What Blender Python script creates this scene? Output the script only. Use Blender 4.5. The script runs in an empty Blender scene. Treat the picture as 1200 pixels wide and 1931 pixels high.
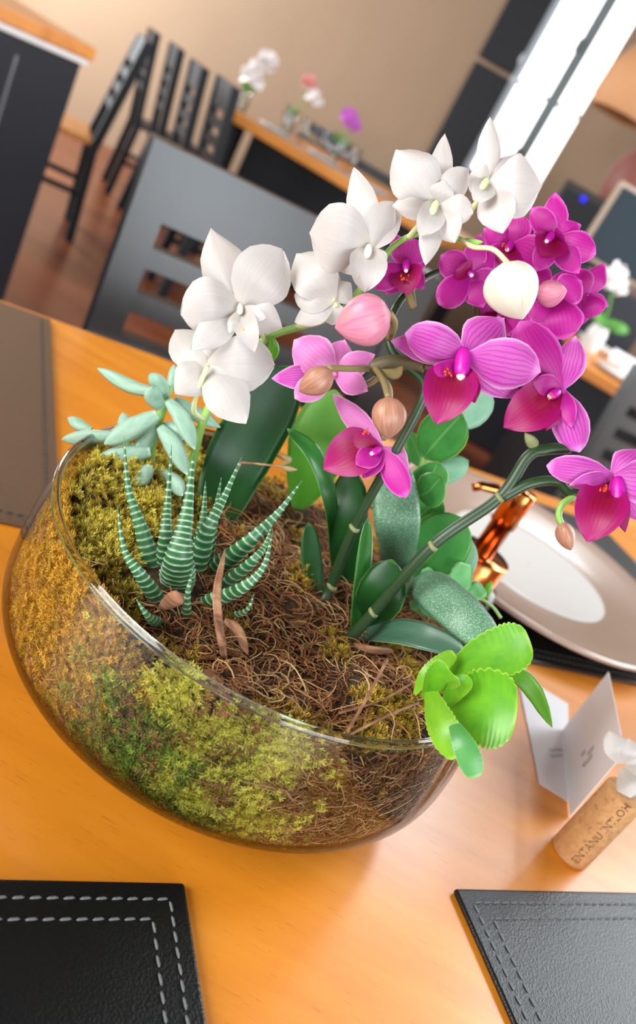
import bpy, bmesh, math, random
import numpy as np
from math import sin, cos, pi, radians, sqrt, hypot
from mathutils import Vector, Matrix
random.seed(7); rng = np.random.default_rng(7)
SC = bpy.context.scene; COL = SC.collection

# ------------------------------------------------------------------ camera
FPX, PITCH, ROLL, CAMH = 1500.0, radians(24), radians(30), 0.29
F = Vector((0, cos(PITCH), -sin(PITCH)))
_R0 = Vector((1, 0, 0)); _U0 = Vector((0, sin(PITCH), cos(PITCH)))
CR = cos(ROLL) * _R0 + sin(ROLL) * _U0
CU = -sin(ROLL) * _R0 + cos(ROLL) * _U0
CAM = Vector((0, 0, CAMH))
cd = bpy.data.cameras.new('camera'); cam = bpy.data.objects.new('camera', cd); COL.objects.link(cam)
cam.matrix_world = Matrix(((CR.x, CU.x, -F.x, CAM.x), (CR.y, CU.y, -F.y, CAM.y), (CR.z, CU.z, -F.z, CAM.z), (0, 0, 0, 1)))
cd.sensor_fit = 'HORIZONTAL'; cd.sensor_width = 36; cd.lens = FPX * 36 / 1200
cd.clip_start = 0.01; cd.clip_end = 60
cd.dof.use_dof = True; cd.dof.focus_distance = 0.35; cd.dof.aperture_fstop = 12.0
SC.camera = cam

# ------------------------------------------------------------------ world, lights, exposure
SC.view_settings.view_transform = 'Standard'; SC.view_settings.look = 'None'
SC.view_settings.exposure = 0.33; SC.view_settings.gamma = 1.0; SC.view_settings.use_curve_mapping = False
W = bpy.data.worlds.new('world'); SC.world = W; W.use_nodes = True
W.node_tree.nodes['Background'].inputs[0].default_value = (0.93, 0.97, 1.0, 1)
W.node_tree.nodes['Background'].inputs[1].default_value = 1.0

def area(name, loc, target, sx, sy, power, color=(1, 1, 1)):
    l = bpy.data.lights.new(name, 'AREA'); l.shape = 'RECTANGLE'; l.size = sx; l.size_y = sy; l.energy = power; l.color = color
    o = bpy.data.objects.new(name, l); COL.objects.link(o); o.location = loc
    o.rotation_euler = (Vector(target) - Vector(loc)).to_track_quat('-Z', 'Y').to_euler()
    return o
# daylight entering by the windows of the room (side wall, behind the photographer, far corner), and an added fill lamp
area('daylight_side_window', (3.1, 2.65, 1.1), (0.0, 1.6, 0.3), 2.4, 2.0, 80, (0.97, 0.98, 1.0))
area('skylight_small', (1.12, 3.25, 2.33), (1.12, 3.25, 0), .5, 1.0, 30, (.9, .95, 1.0))
area('skylight_large', (2.3, 2.55, 2.33), (2.3, 2.55, 0), 1.3, 1.7, 92, (.86, .94, 1.0))
area('daylight_rear_door', (2.7, -2.2, 0.3), (0.2, 0.6, 0.1), 2.5, 2.0, 138, (0.84, 0.93, 1.0))
area('rear_fill_light', (-2.2, -1.6, 1.2), (0.0, 0.5, 0.0), 2.0, 2.0, 135, (1.0, 0.99, 0.97))  # added fill lamp, unseen, brightens table and moss from the rear left
area('daylight_far_window', (-4.4, 5.0, 1.0), (-1.2, 6.3, 0.6), 1.9, 1.9, 205, (.92, 0.97, 1.0))

# ------------------------------------------------------------------ helpers
def ray(x, y): return F + (x - 600) / FPX * CR + (965.5 - y) / FPX * CU
def onz(x, y, z):
    d = ray(x, y); t = (z - CAM.z) / d.z; return CAM + d * t
def PY(x, y, wy):
    d = ray(x, y); return CAM + d * (wy / d.y)
def PD(x, y, dep): return CAM + ray(x, y) * dep
def depth(p): return (p - CAM).dot(F)
def px(p, n): return n * depth(p) / FPX          # n pixels at that point, in metres

def tag(o, label=None, cat=None, group=None, kind=None):
    if label: o['label'] = label
    if cat: o['category'] = cat
    if group: o['group'] = group
    if kind: o['kind'] = kind
    return o
def empty(name, loc, label=None, cat=None, group=None, rz=0.0):
    o = bpy.data.objects.new(name, None); COL.objects.link(o); o.location = loc; o.rotation_euler = (0, 0, rz)
    o.empty_display_size = 0.01
    bpy.context.view_layer.update()
    return tag(o, label, cat, group)
def link(name, me, mat, parent=None, world=True):
    o = bpy.data.objects.new(name, me); COL.objects.link(o)
    if mat is not None and not me.materials: me.materials.append(mat)
    if parent is not None:
        o.parent = parent
        if world: o.matrix_parent_inverse = world_of(parent).inverted()
    return o
def world_of(o):
    m = o.matrix_basis.copy()
    if o.parent is not None: m = world_of(o.parent) @ o.matrix_parent_inverse @ m
    return m
def mk(name, verts, faces, mat, parent=None, smooth=True, uv=None, col=None, world=True):
    me = bpy.data.meshes.new(name); me.from_pydata([tuple(v) for v in verts], [], faces)
    if smooth and len(me.polygons): me.polygons.foreach_set('use_smooth', np.ones(len(me.polygons), dtype=bool))
    if uv is not None:
        l = me.uv_layers.new(name='UVMap'); li = np.empty(len(me.loops), dtype=np.int32); me.loops.foreach_get('vertex_index', li)
        l.data.foreach_set('uv', np.asarray(uv, dtype=np.float32)[li].ravel())
    if col is not None:
        a = me.color_attributes.new('col', 'FLOAT_COLOR', 'POINT')
        c = np.ones((len(verts), 4), dtype=np.float32); c[:, :3] = col; a.data.foreach_set('color', c.ravel())
    me.update()
    return link(name, me, mat, parent, world)

class MB:
    """collects boxes, tubes, lathes into one mesh"""
    def __init__(s): s.v = []; s.f = []
    def add(s, v, f):
        n = len(s.v); s.v += [Vector(p) for p in v]; s.f += [tuple(i + n for i in q) for q in f]; return s
    def box(s, x0, x1, y0, y1, z0, z1, M=None, b=0.0):
        b = min(b, (x1 - x0) * .45, (y1 - y0) * .45, (z1 - z0) * .45)
        bm = bmesh.new(); bmesh.ops.create_cube(bm, size=1)
        for v in bm.verts: v.co = Vector(((x0 + x1) / 2 + v.co.x * (x1 - x0), (y0 + y1) / 2 + v.co.y * (y1 - y0), (z0 + z1) / 2 + v.co.z * (z1 - z0)))
        if b > 0: bmesh.ops.bevel(bm, geom=list(bm.edges), offset=b, segments=2, affect='EDGES', profile=0.5)
        if M is not None: bm.transform(M)
        bm.verts.index_update(); s.add([v.co for v in bm.verts], [[v.index for v in f.verts] for f in bm.faces]); bm.free(); return s
    def tube(s, pts, rad, seg=8, cap=True):
        v, f = tube(pts, rad, seg, cap); return s.add(v, f)
    def lathe(s, prof, seg=24, c=(0, 0, 0), cap0=True, cap1=True, M=None):
        v = []; f = []
        for r, z in prof:
            for k in range(seg):
                a = 2 * pi * k / seg; v.append(Vector((c[0] + r * cos(a), c[1] + r * sin(a), c[2] + z)))
        for i in range(len(prof) - 1):
            for k in range(seg):
                k2 = (k + 1) % seg; f.append((i * seg + k, i * seg + k2, (i + 1) * seg + k2, (i + 1) * seg + k))
        if cap0: f.append(tuple(reversed(range(seg))))
        if cap1: f.append(tuple((len(prof) - 1) * seg + k for k in range(seg)))
        if M is not None: v = [M @ p for p in v]
        return s.add(v, f)
    def build(s, name, mat, parent=None, smooth=False, world=True):
        o = mk(name, s.v, s.f, mat, parent, smooth, None, None, world)
        if smooth == 'auto':
            pass
        return o
def spline(P, n):
    """Catmull-Rom through vectors"""
    P = [Vector(p) for p in P]
    if len(P) == 2: return [P[0].lerp(P[1], i / n) for i in range(n + 1)]
    Q = [2 * P[0] - P[1]] + P + [2 * P[-1] - P[-2]]; out = []; m = len(P) - 1
    for i in range(n + 1):
        x = i / n * m; k = min(int(x), m - 1); t = x - k
        a, b, c, d = Q[k], Q[k + 1], Q[k + 2], Q[k + 3]
        out.append(0.5 * ((2 * b) + (c - a) * t + (2 * a - 5 * b + 4 * c - d) * t * t + (3 * b - a - 3 * c + d) * t ** 3))
    return out
def lerp_tab(tab, t):
    for (a, va), (b, vb) in zip(tab, tab[1:]):
        if t <= b:
            u = (t - a) / max(1e-9, b - a); return va + (vb - va) * u
    return tab[-1][1]
def tube(pts, rad, seg=8, cap=True):
    pts = [Vector(p) for p in pts]; n = len(pts); v = []; f = []
    if not hasattr(rad, '__len__'): rad = [rad] * n
    T = [(pts[min(i + 1, n - 1)] - pts[max(i - 1, 0)]).normalized() for i in range(n)]
    A = T[0].orthogonal().normalized()
    for i in range(n):
        A = (A - T[i] * A.dot(T[i])).normalized(); B = T[i].cross(A)
        for k in range(seg):
            a = 2 * pi * k / seg; v.append(pts[i] + (A * cos(a) + B * sin(a)) * rad[i])
    for i in range(n - 1):
        for k in range(seg):
            k2 = (k + 1) % seg; f.append((i * seg + k, i * seg + k2, (i + 1) * seg + k2, (i + 1) * seg + k))
    if cap: f.append(tuple(reversed(range(seg)))); f.append(tuple((n - 1) * seg + k for k in range(seg)))
    return v, f

PROF = {
 'petal': [(0, .16), (.1, .4), (.25, .78), (.42, .97), (.58, 1), (.75, .88), (.88, .62), (.96, .34), (1, .04)],
 'sepal': [(0, .25), (.15, .62), (.35, .95), (.5, 1), (.68, .86), (.83, .55), (.94, .24), (1, .02)],
 'lip':   [(0, .35), (.12, .7), (.28, .98), (.42, 1), (.58, .9), (.74, .66), (.87, .4), (.95, .18), (1, .02)],
 'strap': [(0, .55), (.15, .8), (.4, 1), (.65, .98), (.82, .8), (.93, .5), (1, .04)],
 'round': [(0, .2), (.08, .5), (.22, .82), (.42, 1), (.62, 1), (.8, .82), (.92, .52), (1, .05)],
 'finger': [(0, .5), (.2, .8), (.5, 1), (.7, .95), (.85, .68), (.94, .36), (1, .03)],
 'awl':   [(0, .75), (.08, .98), (.16, 1), (.3, .82), (.5, .52), (.7, .32), (.88, .15), (1, .01)],
 'kal':   [(0, .2), (.1, .4), (.3, .74), (.5, .94), (.68, 1), (.82, .93), (.92, .78), (.97, .62), (1, .42)],
}
def leaf_geo(pts, half, prof, across, thick=0.0, cup=0.0, nu=8, nv=14, scallop=0, wave=0.0, ridges=0, seed=0):
    """a blade along pts; across: direction of its width. Returns verts, faces, uv"""
    C = spline(pts, nv); n = len(C); tab = PROF[prof]; v = []; f = []; uv = []
    L = (C[-1] - C[0]).length; rs = random.Random(seed); ph = rs.random() * 6.28
    closed = thick > 0
    for i in range(n):
        t = i / (n - 1); T = (C[min(i + 1, n - 1)] - C[max(i - 1, 0)]).normalized()
        A = (across - T * across.dot(T)).normalized(); N = T.cross(A)
        tw = t if prof == 'awl' else 1 - (1 - t) ** 1.0
        w = half * lerp_tab(tab, tw)
        if scallop and t > .3: w *= 1 + .10 * (abs(sin(t * scallop * pi)) ** .7 - .6)
        ring = []
        for j in range(nu + 1):
            s = -1 + 2 * j / nu
            z = cup * half * (s * s) * (w / half) + wave * half * sin(3.0 * s + 5 * t + ph) * (s * s) * t
            ring.append((s, C[i] + A * (s * w) + N * z))
        th = thick * .5 * min(1, 3 * (1 - t) + .08) * min(1, .5 + 2 * t)
        if not closed:
            for s, p in ring: v.append(p); uv.append((s * .5 + .5, t))
        else:
            for s, p in ring: v.append(p + N * th * sqrt(max(0, 1 - s * s))); uv.append((s * .5 + .5, t))
            for s, p in reversed(ring[1:-1]):
                v.append(p - N * th * sqrt(max(0, 1 - s * s))); uv.append((s * .5 + .5, t))
    m = (nu + 1) if not closed else 2 * nu
    for i in range(n - 1):
        for j in range(m if closed else m - 1):
            j2 = (j + 1) % m; f.append((i * m + j, i * m + j2, (i + 1) * m + j2, (i + 1) * m + j))
    if closed: f.append(tuple(range(m))); f.append(tuple(reversed(range((n - 1) * m, n * m))))
    return v, f, uv
def across_of(a, b, tilt=0.0):
    """width direction of a blade from a to b seen broadside from where the photographer sits, turned by tilt degrees about its axis"""
    T = (b - a).normalized(); view = ((a + b) / 2 - CAM).normalized()
    A = T.cross(view)
    if A.length < 1e-3: A = CR.copy()
    A.normalize(); A = -A
    return Matrix.Rotation(radians(tilt), 3, T) @ A

# ------------------------------------------------------------------ materials
def srgb(r, g, b):
    def c(x):
        x /= 255; return x / 12.92 if x <= .04045 else ((x + .055) / 1.055) ** 2.4
    return (c(r), c(g), c(b), 1)
MATS = {}
class NT:
    def __init__(s, name):
        s.m = bpy.data.materials.new(name); s.m.use_nodes = True; s.t = s.m.node_tree; s.b = s.t.nodes['Principled BSDF']; s.out = s.t.nodes['Material Output']
        MATS[name] = s.m
    def n(s, typ, **kw):
        o = s.t.nodes.new(typ)
        for k, v in kw.items(): setattr(o, k, v)
        return o
    def l(s, a, b): s.t.links.new(a, b)
    def noise(s, scale, detail=4, rough=.55, vec=None, coord='Object', mapping=None):
        tc = s.n('ShaderNodeTexCoord'); src = tc.outputs[coord] if vec is None else vec
        if mapping:
            mp = s.n('ShaderNodeMapping'); mp.inputs['Scale'].default_value = mapping[0]
            if len(mapping) > 1: mp.inputs['Rotation'].default_value = mapping[1]
            s.l(src, mp.inputs[0]); src = mp.outputs[0]
        no = s.n('ShaderNodeTexNoise'); no.inputs['Scale'].default_value = scale; no.inputs['Detail'].default_value = detail; no.inputs['Roughness'].default_value = rough
        s.l(src, no.inputs['Vector']); return no.outputs['Fac']
    def ramp(s, fac, stops, interp='LINEAR'):
        r = s.n('ShaderNodeValToRGB'); r.color_ramp.interpolation = interp
        e = r.color_ramp.elements
        while len(e) < len(stops): e.new(.5)
        for q, (p, c) in zip(e, stops): q.position = p; q.color = c if hasattr(c, '__len__') else (c, c, c, 1)
        s.l(fac, r.inputs[0]); return r.outputs[0]
    def mix(s, fac, a, b, typ='MIX'):
        m = s.n('ShaderNodeMix', data_type='RGBA', blend_type=typ)
        for sock, val in ((m.inputs[0], fac), (m.inputs[6], a), (m.inputs[7], b)):
            if hasattr(val, 'is_linked'): s.l(val, sock)
            else: sock.default_value = val
        return m.outputs[2]
    def math(s, op, a, b=None):
        m = s.n('ShaderNodeMath', operation=op)
        for sock, val in zip(m.inputs, (a, b)):
            if val is None: continue
            if hasattr(val, 'is_linked'): s.l(val, sock)
            else: sock.default_value = val
        return m.outputs[0]
    def bump(s, h, strength=.3, dist=.001):
        b = s.n('ShaderNodeBump'); b.inputs['Strength'].default_value = strength; b.inputs['Distance'].default_value = dist
        s.l(h, b.inputs['Height']); s.l(b.outputs[0], s.b.inputs['Normal']); return b
    def set(s, **kw):
        for k, v in kw.items():
            i = s.b.inputs[k.replace('_', ' ')]
            if hasattr(v, 'is_linked'): s.l(v, i)
            else: i.default_value = v
        return s
    def translucent(s, color, fac):
        tr = s.n('ShaderNodeBsdfTranslucent'); mx = s.n('ShaderNodeMixShader'); mx.inputs[0].default_value = fac
        if hasattr(color, 'is_linked'): s.l(color, tr.inputs[0])
        else: tr.inputs[0].default_value = color
        s.l(s.b.outputs[0], mx.inputs[1]); s.l(tr.outputs[0], mx.inputs[2]); s.l(mx.outputs[0], s.out.inputs[0]); return s
def plain(name, c, rough=.5, spec=.5, metal=0, c2=None, nscale=40, bump=0, coat=0):
    m = NT(name)
    fac = m.noise(nscale)
    col = m.mix(fac, c, c2 if c2 else tuple(x * .86 for x in c[:3]) + (1,))
    m.set(Base_Color=col, Roughness=rough, Metallic=metal); m.b.inputs['Specular IOR Level'].default_value = spec
    if coat: m.b.inputs['Coat Weight'].default_value = coat; m.b.inputs['Coat Roughness'].default_value = .12
    if bump: m.bump(m.noise(nscale * 4), bump)
    return m.m

def wood(name, ca, cb, cc, rough, ang=0.0, sc=1.0, coat=0.0):
    m = NT(name)
    g = m.noise(5 * sc, 5, .6, mapping=((1.0, 8, 8), (0, 0, ang)))
    h = m.noise(30 * sc, 2, .5, mapping=((2.6, 34, 34), (0, 0, ang)))
    c = m.ramp(g, [(.28, cb), (.5, ca), (.72, cc)])
    pores = m.ramp(h, [(.26, (.55, .5, .45, 1)), (.36, (1, 1, 1, 1))])
    m.set(Base_Color=m.mix(.55, c, pores, 'MULTIPLY'), Roughness=rough); m.bump(h, .05, .0004)
    if coat: m.b.inputs['Coat Weight'].default_value = coat; m.b.inputs['Coat Roughness'].default_value = .2
    return m.m
TANG = radians(31.5)      # direction the table runs in
wood('table_wood', srgb(230, 142, 34), srgb(219, 130, 27), srgb(238, 152, 44), .38, -TANG, 1.0, .4)
wood('far_wood', srgb(214, 138, 60), srgb(190, 112, 42), srgb(226, 150, 74), .4, 0, .4)
wood('floor_wood', srgb(120, 62, 36), srgb(92, 44, 26), srgb(150, 84, 54), .3, .5, .12)
plain('wall_paint', srgb(150, 126, 104), .9, .2, c2=srgb(143, 119, 97), nscale=3)
plain('ceiling_paint', srgb(66, 54, 46), .9, .2, nscale=3)
plain('black_lacquer', srgb(14, 15, 18), .36, 1.0, c2=srgb(22, 24, 28), nscale=20)
plain('black_matte', srgb(14, 16, 22), .6, .4, nscale=20)
plain('navy_panel', srgb(20, 24, 32), .5, .4, nscale=10)
m = NT('grey_paint'); fac = m.noise(14, 4); m.set(Base_Color=m.mix(fac, srgb(140, 152, 160), srgb(126, 139, 149)), Roughness=.42)
plain('window_frame', srgb(110, 120, 122), .5, .4, nscale=20)
plain('window_frame_pale', srgb(186, 196, 206), .5, .4, nscale=20)
def leather(name, c, sc, spec):
    m = NT(name); v = m.n('ShaderNodeTexVoronoi'); v.inputs['Scale'].default_value = sc
    tc = m.n('ShaderNodeTexCoord'); m.l(tc.outputs['Object'], v.inputs[0])
    m.set(Base_Color=m.mix(m.noise(300, 3), c, tuple(x * .7 for x in c[:3]) + (1,)), Roughness=.42); m.b.inputs['Specular IOR Level'].default_value = spec
    m.bump(v.outputs['Distance'], .35, .0004); return m.m
leather('black_leather', srgb(10, 11, 13), 900, .45)
leather('brown_leather', srgb(112, 86, 66), 900, .4)
plain('thread', srgb(112, 115, 116), .7, .2, nscale=400)
plain('thread_dark', srgb(70, 72, 74), .7, .2, nscale=400)
# glass: clear pane, straight-through with a Fresnel reflection
def glass(name, tint, rough=.0, base=.02, k=1.0):
    m = NT(name); t = m.t; tr = m.n('ShaderNodeBsdfTransparent'); tr.inputs[0].default_value = tint
    gl = m.n('ShaderNodeBsdfGlossy'); gl.inputs['Roughness'].default_value = rough
    fr = m.n('ShaderNodeFresnel'); fr.inputs['IOR'].default_value = 1.5
    fac = m.math('MULTIPLY', fr.outputs[0], k)
    mx = m.n('ShaderNodeMixShader'); m.l(fac, mx.inputs[0]); m.l(tr.outputs[0], mx.inputs[1]); m.l(gl.outputs[0], mx.inputs[2]); m.l(mx.outputs[0], m.out.inputs[0])
    return m.m
glass('bowl_glass', (.985, .99, .987, 1), .03, k=.9)
glass('vase_glass', (.9, .93, .95, 1), .05)
glass('bottle_glass', (.78, .8, .82, 1), .15)
m = NT('rim_glass'); m.set(Base_Color=(.93, .97, .95, 1), Roughness=.03, IOR=1.5); m.b.inputs['Transmission Weight'].default_value = 1
# petals
def petal_white():
    m = NT('white_petal'); uvn = m.n('ShaderNodeUVMap'); sep = m.n('ShaderNodeSeparateXYZ'); m.l(uvn.outputs[0], sep.inputs[0])
    v = m.noise(1, 3, .5, vec=uvn.outputs[0], mapping=((26, 1.2, 1),))
    c = m.mix(m.ramp(v, [(.3, 0.0), (.8, .7)]), srgb(208, 203, 199), srgb(194, 187, 184))
    c = m.mix(m.ramp(sep.outputs[1], [(0.0, .55), (.3, 0.0)]), c, srgb(222, 212, 200))
    m.set(Base_Color=c, Roughness=.45); m.b.inputs['Subsurface Weight'].default_value = 0
    m.bump(v, .06, .0005); m.translucent(c, .34)
petal_white()
def petal_mag(name, base, vein, edge, veinamt, transl, wash=.35, e0=.84):
    m = NT(name); uvn = m.n('ShaderNodeUVMap'); sep = m.n('ShaderNodeSeparateXYZ'); m.l(uvn.outputs[0], sep.inputs[0])
    u, t = sep.outputs[0], sep.outputs[1]
    a = m.math('ABSOLUTE', m.math('MULTIPLY', m.math('SUBTRACT', u, .5), 2.0))
    nz = m.noise(3, 3, .5, vec=uvn.outputs[0])
    ph = m.math('ADD', m.math('MULTIPLY', u, 62.0), m.math('MULTIPLY', nz, 9.0))
    st = m.ramp(m.math('SINE', ph), [(.35, 0.0), (.85, 1.0)])
    fade = m.math('MULTIPLY', m.ramp(t, [(.04, 0.0), (.2, 1.0), (.75, 1.0), (.98, .2)]), veinamt)
    c = m.mix(m.math('MULTIPLY', st, fade), base, vein)
    e = m.ramp(m.math('MAXIMUM', a, m.math('MULTIPLY', t, .97)), [(e0, 0.0), (.975, 1.0)])
    c = m.mix(m.math('MULTIPLY', e, .8), c, edge)
    big = m.noise(2.0, 2, .5, vec=uvn.outputs[0]); c = m.mix(m.math('MULTIPLY', big, wash), c, edge)
    m.set(Base_Color=c, Roughness=.5); m.bump(m.math('SINE', ph), .06, .0005); m.translucent(c, transl)
petal_mag('striped_petal', srgb(188, 44, 168), srgb(122, 2, 96), srgb(228, 168, 216), .8, .24, .22)
petal_mag('magenta_petal', srgb(182, 6, 142), srgb(158, 2, 108), srgb(224, 110, 205), .5, .3, .12)
petal_mag('pink_petal', srgb(206, 104, 180), srgb(186, 70, 150), srgb(234, 180, 216), .45, .26)
petal_mag('crimson_lip', srgb(140, 0, 52), srgb(110, 0, 16), srgb(164, 0, 112), .35, .18, .1, .3)
plain('orange_callus', srgb(226, 96, 20), .5, c2=srgb(200, 50, 20), nscale=300)
plain('yellow_callus', srgb(236, 190, 70), .5, c2=srgb(240, 220, 150), nscale=300)
plain('column_tip', srgb(244, 226, 234), .4)
plain('magenta_column', srgb(190, 20, 160), .4)
def budmat(name, a, b, cc):
    m = NT(name); uvn = m.n('ShaderNodeUVMap'); n1 = m.noise(1, 3, .5, vec=uvn.outputs[0], mapping=((40, 2, 1),))
    c = m.ramp(n1, [(.3, a), (.5, b), (.72, cc)]); m.set(Base_Color=c, Roughness=.45); m.b.inputs['Subsurface Weight'].default_value = .1; m.b.inputs['Subsurface Radius'].default_value = (.004, .002, .002)
budmat('pink_bud', srgb(196, 104, 140), srgb(208, 128, 152), srgb(196, 140, 140))
budmat('brown_bud', srgb(150, 96, 84), srgb(168, 118, 96), srgb(176, 140, 110))
budmat('white_bud', srgb(218, 214, 192), srgb(224, 220, 204), srgb(208, 204, 176))
# greens
def leafmat(name, a, b, edge=None, rough=.4, speck=0.0, transl=.15, veins=0.0, mid=None, spec=.5):
    m = NT(name); uvn = m.n('ShaderNodeUVMap'); sep = m.n('ShaderNodeSeparateXYZ'); m.l(uvn.outputs[0], sep.inputs[0])
    n1 = m.noise(3, 4, .6, vec=uvn.outputs[0]); c = m.mix(m.ramp(n1, [(.3, 0.0), (.7, 1.0)]), a, b)
    x = m.math('ABSOLUTE', m.math('MULTIPLY', m.math('SUBTRACT', sep.outputs[0], .5), 2.0))
    if mid: c = m.mix(m.ramp(x, [(0.0, .7), (.07, 0.0)]), c, mid)
    if veins: c = m.mix(m.math('MULTIPLY', m.ramp(m.noise(1, 2, .5, vec=uvn.outputs[0], mapping=((38, 1, 1),)), [(.4, 0.0), (.7, 1.0)]), veins), c, tuple(q * .75 for q in a[:3]) + (1,))
    if edge: c = m.mix(m.ramp(m.math('MAXIMUM', x, m.math('MULTIPLY', sep.outputs[1], .98)), [(.93, 0.0), (.985, 1.0)]), c, edge)
    if speck:
        s = m.ramp(m.noise(2300, 1, .3), [(.55, 0.0), (.66, 1.0)]); c = m.mix(m.math('MULTIPLY', s, speck), c, srgb(200, 222, 208))
    m.set(Base_Color=c, Roughness=rough); m.b.inputs['Specular IOR Level'].default_value = spec
    m.bump(n1, .1, .0008)
    if transl: m.translucent(c, transl)
leafmat('orchid_leaf', srgb(28, 80, 30), srgb(20, 60, 24), srgb(78, 140, 60), .42, transl=.06, veins=.3, spec=.35)
leafmat('orchid_leaf_backlit', srgb(150, 206, 108), srgb(128, 192, 88), srgb(170, 218, 128), .4, transl=.6, veins=.25)  # paler leaf green, light from behind put into the colour
leafmat('orchid_leaf_mid', srgb(56, 122, 48), srgb(36, 96, 40), srgb(110, 170, 84), .3, transl=.12, veins=.3)
leafmat('orchid_leaf_grey', srgb(74, 110, 88), srgb(56, 92, 72), srgb(150, 178, 140), .35, transl=.05, veins=.4)
leafmat('speckled_leaf', srgb(92, 138, 104), srgb(70, 116, 82), None, .45, speck=.5, transl=.05)
leafmat('ghost_leaf', srgb(160, 190, 170), srgb(126, 168, 144), srgb(184, 206, 190), .5, transl=.06, spec=.35)
leafmat('jade_leaf', srgb(78, 152, 72), srgb(60, 134, 62), srgb(150, 196, 78), .35, transl=.15, mid=srgb(130, 186, 110))
leafmat('jade_pale', srgb(150, 196, 168), srgb(126, 180, 148), srgb(170, 206, 170), .45, transl=.1)
leafmat('kalanchoe_leaf', srgb(106, 172, 34), srgb(78, 148, 32), srgb(150, 194, 64), .36, transl=.2, veins=.15)
leafmat('kalanchoe_teal', srgb(74, 142, 78), srgb(84, 152, 66), srgb(130, 184, 90), .36, transl=.12, veins=.2)
leafmat('kalanchoe_lime', srgb(128, 184, 42), srgb(108, 168, 38), srgb(170, 200, 76), .38, transl=.2)
leafmat('kalanchoe_under', srgb(84, 128, 24), srgb(72, 114, 22), srgb(120, 160, 60), .4, transl=.2)
leafmat('rosette_leaf', srgb(120, 190, 120), srgb(98, 172, 104), srgb(170, 214, 160), .4, transl=.2)
plain('green_stem', srgb(40, 66, 34), .4, c2=srgb(32, 54, 28), nscale=120)
plain('pale_stem', srgb(150, 186, 96), .45, c2=srgb(120, 170, 76), nscale=120)
plain('cream_pedicel', srgb(222, 226, 176), .45, c2=srgb(200, 214, 150), nscale=120)
plain('brown_stem', srgb(86, 76, 52), .5, c2=srgb(104, 96, 60), nscale=160)
plain('olive_pedicel', srgb(146, 130, 84), .5, c2=srgb(120, 108, 66), nscale=160)
plain('node_sheath', srgb(150, 150, 104), .6, c2=srgb(104, 112, 66), nscale=200)
# zebra plant: white tubercle bands live on the ridges of the leaf mesh
m = NT('zebra_leaf'); at = m.n('ShaderNodeAttribute', attribute_name='col'); g = m.mix(m.noise(90, 3), srgb(30, 84, 42), srgb(48, 110, 54))
s3 = m.n('ShaderNodeSeparateColor'); m.l(at.outputs['Color'], s3.inputs[0])
m.set(Base_Color=m.mix(s3.outputs[0], g, srgb(206, 226, 208)), Roughness=.42)
# moss and fibre take the hue of each shoot from its own colour attribute
def hairmat(name, rough, transl):
    m = NT(name); at = m.n('ShaderNodeAttribute', attribute_name='col'); m.set(Base_Color=at.outputs['Color'], Roughness=rough); m.b.inputs['Specular IOR Level'].default_value = .25
    m.translucent(at.outputs['Color'], transl)
hairmat('moss_shoots', .7, .36); hairmat('root_fibre', .75, .1)
m = NT('potting_soil'); f1 = m.noise(260, 6, .7); m.set(Base_Color=m.ramp(f1, [(.3, srgb(38, 26, 16)), (.52, srgb(82, 60, 38)), (.7, srgb(122, 96, 64))]), Roughness=.95); m.bump(f1, 1.0, .003)
m = NT('dry_bark'); f1 = m.noise(1, 4, .6, mapping=((60, 60, 400),)); m.set(Base_Color=m.ramp(f1, [(.3, srgb(96, 58, 40)), (.55, srgb(150, 104, 74)), (.75, srgb(190, 150, 112))]), Roughness=.8); m.bump(f1, .5, .001)
m = NT('copper'); m.set(Base_Color=srgb(206, 122, 66), Metallic=1.0, Roughness=.16); m.bump(m.noise(700, 2), .03, .0003)
m = NT('plate_glaze'); n1 = m.noise(7, 3); m.set(Base_Color=m.mix(n1, srgb(188, 162, 144), srgb(172, 144, 126)), Roughness=.18)
m = NT('plate_well'); m.set(Base_Color=m.mix(m.noise(5), srgb(238, 234, 228), srgb(230, 226, 220)), Roughness=.16)
m = NT('cork'); n1 = m.noise(260, 5, .7); m.set(Base_Color=m.ramp(n1, [(.27, srgb(128, 82, 46)), (.42, srgb(186, 134, 84)), (.7, srgb(204, 154, 104))]), Roughness=.85); m.bump(n1, .4, .0006)
plain('cork_ink', srgb(96, 66, 42), .8, .2, nscale=900)
plain('pencil', srgb(150, 146, 148), .8, .2)
plain('card_paper', srgb(238, 236, 238), .55, .4, c2=srgb(232, 229, 232), nscale=60)
plain('white_china', srgb(236, 234, 232), .2)
plain('steel', srgb(200, 204, 210), .2, metal=.8)
plain('placemat_far', srgb(176, 160, 152), .6)
plain('far_green', srgb(96, 160, 60), .5, c2=srgb(70, 130, 46), nscale=60)
plain('far_white', srgb(244, 236, 234), .6)
plain('far_pink', srgb(236, 168, 162), .6)
plain('far_purple', srgb(206, 110, 204), .6)
plain('napkin', srgb(236, 234, 236), .7)
plain('speaker_black', srgb(40, 36, 34), .6)
m = NT('blue_led'); m.set(Base_Color=(0, 0, .6, 1)); m.b.inputs['Emission Color'].default_value = (.02, .02, 1, 1); m.b.inputs['Emission Strength'].default_value = .8
plain('dark_screen', srgb(20, 38, 48), .5, .3)
plain('beige_plastic', srgb(170, 150, 128), .5)
plain('terracotta', srgb(128, 70, 58), .6, c2=srgb(112, 58, 48), nscale=8)
plain('tan_shade', srgb(196, 142, 96), .7, c2=srgb(188, 134, 90), nscale=8)
plain('grey_felt', srgb(140, 128, 118), .9)
m = NT('window_daylight'); e = m.n('ShaderNodeEmission'); e.inputs[0].default_value = (1, .985, .98, 1); e.inputs[1].default_value = 3.0; m.l(e.outputs[0], m.out.inputs[0])
M = MATS

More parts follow.
